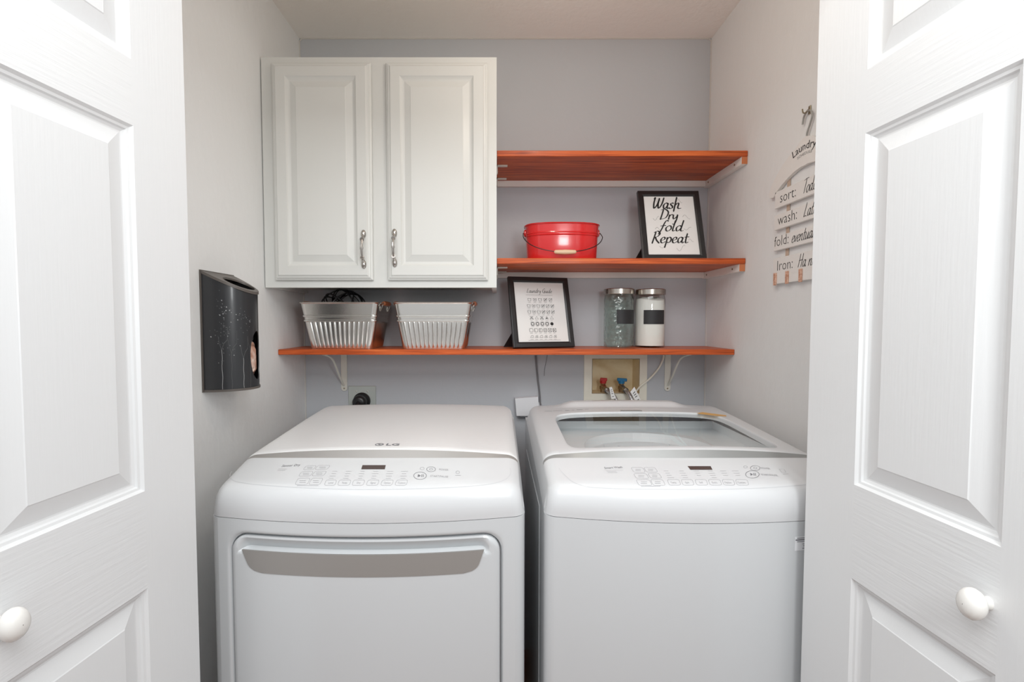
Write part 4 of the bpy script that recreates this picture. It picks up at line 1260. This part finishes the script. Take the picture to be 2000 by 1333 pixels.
hose(v2, 1236, 'steel braided water hose on the blue valve, with a paper tag', [(1231, 766, YB - .085), (1239, 756, YB - .085), (1253, 785, YB - .09), (1244, 788, YB - .09)])
b = MB()
pp = [(1296.5, 694, YB - .012), (1294, 705, YB - .012), (1285, 722, YB - .013), (1268, 741, YB - .013), (1252, 754, YB - .014), (1243, 764, YB - .008)]
b.tube(catmull([(X_(a, c, y), y, Z_(c, y)) for a, c, y in pp], 8), .0038, 8)
tag(b.build('plastic_tube', M['beige_plastic']), 'thin cream tube curving from the lowest shelf into the outlet box', 'tube')

# ------------------------------------------------------------------ dryer outlet and plug
wp = thing('wall_outlet', 'grey metal wall plate with a dryer receptacle behind the dryer', 'outlet', (X_(708, 780, YB), YB, Z_(790, YB))); bpy.context.view_layer.update()
b = MB(); a0, a1, e0, e1 = X_(681, 780, YB), X_(735, 780, YB), Z_(812, YB), Z_(754, YB)
b.box(a0, a1, YB - .006, YB - .0005, e0, e1, 0, None, .002); b.build('wall_plate', M['plate'], wp)
b = MB(); xc, zc_ = X_(708, 781, YB), Z_(783, YB)
b.lathe([(.034, 0), (.034, -.006), (.031, -.009), (.0305, -.0095), (.002, -.0095)], (xc, YB - .006, zc_), 28, 0, 'Y'); b.build('receptacle', M['black_rubber'], wp)
for sx in (-1, 1):
    b = MB(); b.lathe([(.0025, 0), (.0025, -.001), (.001, -.0016)], (xc + sx * .022, YB - .006, e1 - .022), 8, 0, 'Y'); b.build('screw', M['steel'], wp)
pl = thing('power_plug', 'black round power plug pushed into the dryer receptacle', 'plug', (xc, YB - .016, zc_)); bpy.context.view_layer.update()
b = MB(); b.lathe([(.028, 0), (.029, -.006), (.027, -.022), (.022, -.028), (.016, -.031), (.001, -.032)], (xc - .003, YB - .0165, zc_ - .002), 28, 0, 'Y'); b.build('plug_body', M['black_rubber'], pl)
b = MB(); b.tube(catmull([(xc - .004, YB - .036, zc_ - .004), (xc - .006, YB - .052, zc_ - .012), (xc - .007, YB - .058, zc_ - .05), (xc - .006, YB - .06, zc_ - .25), (xc, YB - .07, .35)], 6), .012, 12); b.build('cord', M['black_rubber'], pl)

# ------------------------------------------------------------------ white adapter box and grey cord between the machines
ad = thing('plug_in_adapter', 'white plastic box plugged into the back wall between the machines', 'adapter', (X_(1030, 795, YB), YB, Z_(812, YB))); bpy.context.view_layer.update()
b = MB(); ya = YB - .034
poly = [(X_(1006, 778, ya), Z_(779, ya)), (X_(1051, 775, ya), Z_(775.5, ya)), (X_(1052, 813, ya), Z_(813, ya)), (X_(1009, 813, ya), Z_(813, ya))]
b.prism(poly, ya, YB - .004, lambda a, c, d: (a, d, c)); b.build('case', M['white_plastic'], ad)
b = MB(); b.box(X_(1016, 800, YB), X_(1057, 800, YB), YB - .0042, YB - .0005, Z_(815, YB), Z_(786, YB)); b.build('outlet_plate', M['white_plastic'], ad)
b = MB()
b.tube(catmull([(X_(a, c, YB - .006), YB - .006, Z_(c, YB - .006)) for a, c in ((1046.5, 695), (1048, 715), (1051, 745), (1053.5, 765), (1055, 785), (1056, 792))], 6), .0035, 8)
tag(b.build('hanging_cable', M['grey_cord']), 'dark grey cord hanging from the lowest shelf to the white adapter', 'cable')
b = MB()
b.tube(catmull([(X_(a, c, YB - .003), YB - .003, Z_(c, YB - .003)) for a, c in ((1069, 694), (1067, 706), (1064, 720), (1063, 735))], 6), .0008, 6)
tag(b.build('loose_thread', M['grey_cord']), 'hair-thin dark thread on the wall under the chart frame', 'thread')

# ------------------------------------------------------------------ bag dispenser on the left wall
yd0, yd1 = 1.238, 1.388; yc_ = (yd0 + yd1) / 2; dep = .100
zb0 = Z_(766, 1.245); zt0 = Z_(526.5, 1.232)
bag = thing('bag_dispenser', 'black painted tin bag dispenser with white tree drawings on the left wall', 'bag dispenser', (XL, yc_, zb0)); bpy.context.view_layer.update()
XB = XL + .004
def hc(phi, out=0.0): return XB + (dep + out) * math.sin(phi) ** .9 if 0 < phi < PI else XB, yc_ - ((yd1 - yd0) / 2 + out) * math.cos(phi)
def ztop(x): return zt0 - .003 - (x - XB) * .50
def HS(phi, t, out=0.0):
    x, y = hc(phi, out); z1 = ztop(x)
    return Vector((x, y, lerp(zb0 + .004, z1, t)))
# front shell with an oval hole at the outermost line
b = MB()
oc_phi, oc_t, o_rp, o_rt = PI * .52, .335, .37, .255
outer = per(0.0001, PI - .0001, 0, 1, 30)
rows = []
inner = []
for (p, t) in outer:
    a = (p - oc_phi) / (PI / 2); c = (t - oc_t) / .5
    n = math.hypot(a, c); inner.append((oc_phi + o_rp * a / n, oc_t + o_rt * c / n))
for k in range(13): rows.append([HS(lerp(i[0], o[0], k / 12), lerp(i[1], o[1], k / 12)) for i, o in zip(inner, outer)])
b.grid(rows, 0, True, True)
b.grid([rows[0], [HS(i[0], i[1], -.0025) for i in inner]], 0, True, True)
N = 40
ph = [PI * k / N for k in range(N + 1)]
b.grid([[HS(p, 0, -.0025) for p in ph], [HS(p, .07, -.0025) for p in ph]], 0, True)
b.grid([[HS(p, .62, -.0025) for p in ph], [HS(p, 1, -.0025) for p in ph]], 0, True)
b.build('shell', M['bag_black'], bag)
b = MB(); b.box(XL + .0005, XB, yd0 - .004, yd1 + .004, zb0, zt0, 0)
poly = [(hc(p, .002)) for p in ph]
b.prism(poly, zb0, zb0 + .006, lambda a, c, d: (a, c, d))
# top rim with a D-shaped opening
def DS(q):     # D-shaped outline: curved front, straight back
    return hc(PI * q / .75, .0025) if q < .75 else (XB, lerp(hc(PI - .0001, .0025)[1], hc(0.0001, .0025)[1], (q - .75) / .25))
NQ = 64
dsh = [DS(min(max(k / NQ, 1e-5), 1)) for k in range(NQ)]
ocx, ocy = XB + .056, yc_ + .002
rin = []
for x, y in dsh:
    a_ = math.atan2((y - ocy) / .052, (x - ocx) / .034); rin.append((ocx + .034 * math.cos(a_), ocy + .052 * math.sin(a_)))
b.grid([[Vector((x, y, ztop(x) - .006)) for x, y in dsh], [Vector((x, y, ztop(x) + .001)) for x, y in dsh],
        [Vector((x, y, ztop(x) + .001)) for x, y in rin], [Vector((x, y, ztop(x) - .004)) for x, y in rin]], 0, False, True)
b.build('rim_and_back', M['bag_rim'], bag)
# painted birches and specks on the near half of the shell
b = MB()
def bf(a, c): return HS(a, c, .0006)
rs = random.Random(3)
for (x, h, w) in ((.42, .36, .011), (.66, .34, .007), (1.0, .30, .013), (1.24, .40, .009)):
    pts = [(x + .007 * math.sin(k * 1.3 + x * 9), .01 + h * k / 10) for k in range(11)]
    line(b, pts, w, bf, 0 if w > .010 else 1)
    x1, y1 = pts[-1]
    line(b, [(x1, y1), (x1 - .05, y1 + .05), (x1 - .08, y1 + .12)], w * .6, bf, 1); line(b, [(x1, y1), (x1 + .06, y1 + .06), (x1 + .15, y1 + .10), (x1 + .16, y1 + .22)], w * .6, bf, 1)
b.build('tree_painting', [M['white_paint'], M['faint_paint']], bag, weld=False, label='thin pale painted birch trees')
b = MB()
for (cx_, cy_, sx, sy, n) in ((.5, .62, .12, .12, 46), (.95, .70, .14, .05, 20), (1.22, .68, .07, .05, 14), (.6, .45, .3, .12, 12), (.4, .5, .1, .2, 20)):
    for k in range(n):
        a, c = rs.gauss(cx_, sx), rs.gauss(cy_, sy)
        if not (.12 < a < 1.30 and .05 < c < .93): continue
        r_ = rs.uniform(.006, .016)
        disc(b, a, c, r_, r_ * .38, bf, 0 if rs.random() < .25 else 1, 8)
b.build('painted_specks', [M['white_paint'], M['faint_paint']], bag, weld=False, label='white painted snow specks')
# crumpled bag showing in the oval
b = MB(); rows = []
for i in range(25):
    t = i / 24; row = []
    for k in range(32):
        a = 2 * PI * k / 32; rr = math.sin(PI * min(max(t, .02), .98)) ** .6
        p = Vector((XB + .050 + .046 * rr * math.cos(a), yc_ + .058 * rr * math.sin(a), zb0 + .010 + t * .145))
        nz = noise.noise(p * 60) * .012 + noise.noise(p * 140) * .006
        d = Vector((math.cos(a), math.sin(a), 0))
        p = p + d * min(nz, .004)
        cy2 = max(-.92, min(.92, (p.y - yc_) / ((yd1 - yd0) / 2))); p.y = yc_ + cy2 * (yd1 - yd0) / 2
        p.x = max(XB + .003, min(p.x, XB + dep * (1 - cy2 * cy2) ** .45 * .95 - .003)); row.append(p)
    rows.append(row)
b.grid(rows, 0, False, True); b.cap(rows[0]); b.cap(rows[-1])
tag(b.build('plastic_bag', M['plastic_bag']), 'crumpled pinkish plastic bag showing in the oval opening of the dispenser', 'plastic bag')

# ------------------------------------------------------------------ hanging laundry sign on the right wall
XS = XR - .012                                            # front face of the sign
def sy(px): return XS * F / (px - CX)                     # distance along the wall of a pixel column (at horizon height)
YH = 1.294                                                # middle of the sign
def SP(a, z, d=0.0): return Vector((XS - d, YH - a, z))   # a grows towards the viewer = to the right in the photograph
sg = thing('hanging_sign', 'white wooden hanger-shaped laundry schedule sign on the right wall', 'sign', (XR, YH, Z_(300, 1.28))); bpy.context.view_layer.update()
zneck = Z_(268, 1.27); ztip = Z_(383, 1.44)
b = MB()
# hanger outline, left half mirrored
def sgp(px, py):
    zc = XS * F / (px - CX); yc = (666.5 - py) / F * zc
    return YH - (zc * math.cos(TH) + yc * math.sin(TH)), CAM_Z - zc * math.sin(TH) + yc * math.cos(TH)
lt = [sgp(*q) for q in ((1571, 268), (1563, 276), (1553, 291), (1540, 307), (1526, 326), (1513, 350), (1505, 368), (1501.5, 380), (1503, 388),
                        (1511, 386), (1518, 373), (1528, 360), (1541, 345), (1553, 334), (1564, 326))]
lt.append((0, sgp(1576, 320.5)[1]))
full = lt + [(-a, z) for a, z in lt[-2::-1]]
b.prism(full, 0, .010, lambda a, z, d: SP(a, z, d - .010) )
b.build('hanger_board', M['sign_wood'], sg)
b = MB()
hk = catmull([SP(.0, zneck - .004, -.005), SP(.0, zneck + .018, -.005), SP(.012, zneck + .040, -.005), SP(.019, zneck + .058, -.005), SP(.012, zneck + .073, -.005), SP(-.002, zneck + .078, -.005), SP(-.015, zneck + .068, -.005), SP(-.020, zneck + .050, -.005)], 6)
b.tube(hk, .0026, 8); b.build('hanger_hook', M['chrome_wire'], sg)
planks = [(Z_(379, 1.44), Z_(411, 1.44)), (Z_(424, 1.44), Z_(452.5, 1.44)), (Z_(465, 1.44), Z_(492.5, 1.44)), (Z_(507, 1.44), Z_(556.5, 1.44))]
words = [('sort:', 'Today'), ('wash:', 'Later'), ('fold:', 'eventually'), ('Iron:', 'Ha no')]
for (z1, z0), (w1, w2) in zip(planks, words):
    b = MB(); b.box(XS, XS + .009, YH - .133, YH + .133, z0, z1, 0, None, .001)
    p = b.build('plank', M['sign_wood'], sg)
    b = MB()
    base = z0 + (.012 if w1 != 'Iron:' else .038)
    fnp = lambda a, z: SP(a, z, .0004)
    type_text(b, w1, fnp, {'sort:': -.108, 'wash:': -.115, 'fold:': -.130, 'Iron:': -.115}[w1], base, .043, 0, 'LEFT', -.014, .95)
    b.build('lettering', M['ink'], p, weld=False); b = MB()
    script(b, w2, fnp, {'sort:': -.006, 'wash:': .002, 'fold:': -.048, 'Iron:': -.016}[w1], base - .001, .036, .0024, .34, .80 if w2 != 'eventually' else .80, .5)
    b.build('lettering', M['ink'], p, weld=False)
for a in (-.082, .082):
    b = MB(); b.box(XS + .009, XS + .0105, YH - a - .007, YH - a + .007, planks[3][1] + .02, ztip + .05); b.build('ribbon', M['twine'], sg)
for a in (-.118, -.060, 0, .060, .118):
    z1 = planks[3][1] + .032
    b = MB()
    b.box(XS - .005, XS - .0003, YH - a - .0058, YH - a - .0006, planks[3][1] - .004, z1, 0, None, .0008)
    b.box(XS - .005, XS - .0003, YH - a + .0006, YH - a + .0058, planks[3][1] - .004, z1, 0, None, .0008)
    b.tube([SP(a, z1 - .013, .006), SP(a, z1 - .017, .006)], .0016, 6)
    b.build('clothespin', M['peg'], sg, label='small pinkish wooden clothespin')
b = MB()
fnp = lambda a, z: SP(a, z, .0004)
Rc = .145
def bend(a, c):
    t = a / Rc; return (Rc + c) * math.sin(t), (Rc + c) * math.cos(t) - Rc
type_text(b, 'Laundry', fnp, -.004, ztip + .085, .029, 0, 'CENTER', .002, 1.02, bend)
type_text(b, 'SCHEDULE', fnp, 0, ztip + .071, .0105, 0, 'CENTER', -.012, 1.2, bend)
b.build('lettering', M['ink'], sg, weld=False)
nl = thing('wall_hook', 'small aged brass hook on the right wall holding the sign', 'hook', (XR, YH, zneck + .085)); bpy.context.view_layer.update()
b = MB(); zn = zneck + .0735
b.box(XR - .003, XR - .0004, YH - .005, YH + .005, zn - .004, zn + .018, 0, None, .001)
b.tube(catmull([(XR - .003, YH + .002, zn + .010), (XR - .012, YH + .002, zn + .0), (XR - .018, YH + .002, zn + .001), (XR - .020, YH + .002, zn + .010)], 5), .0018, 8)
b.build('hook', M['gold'], nl)
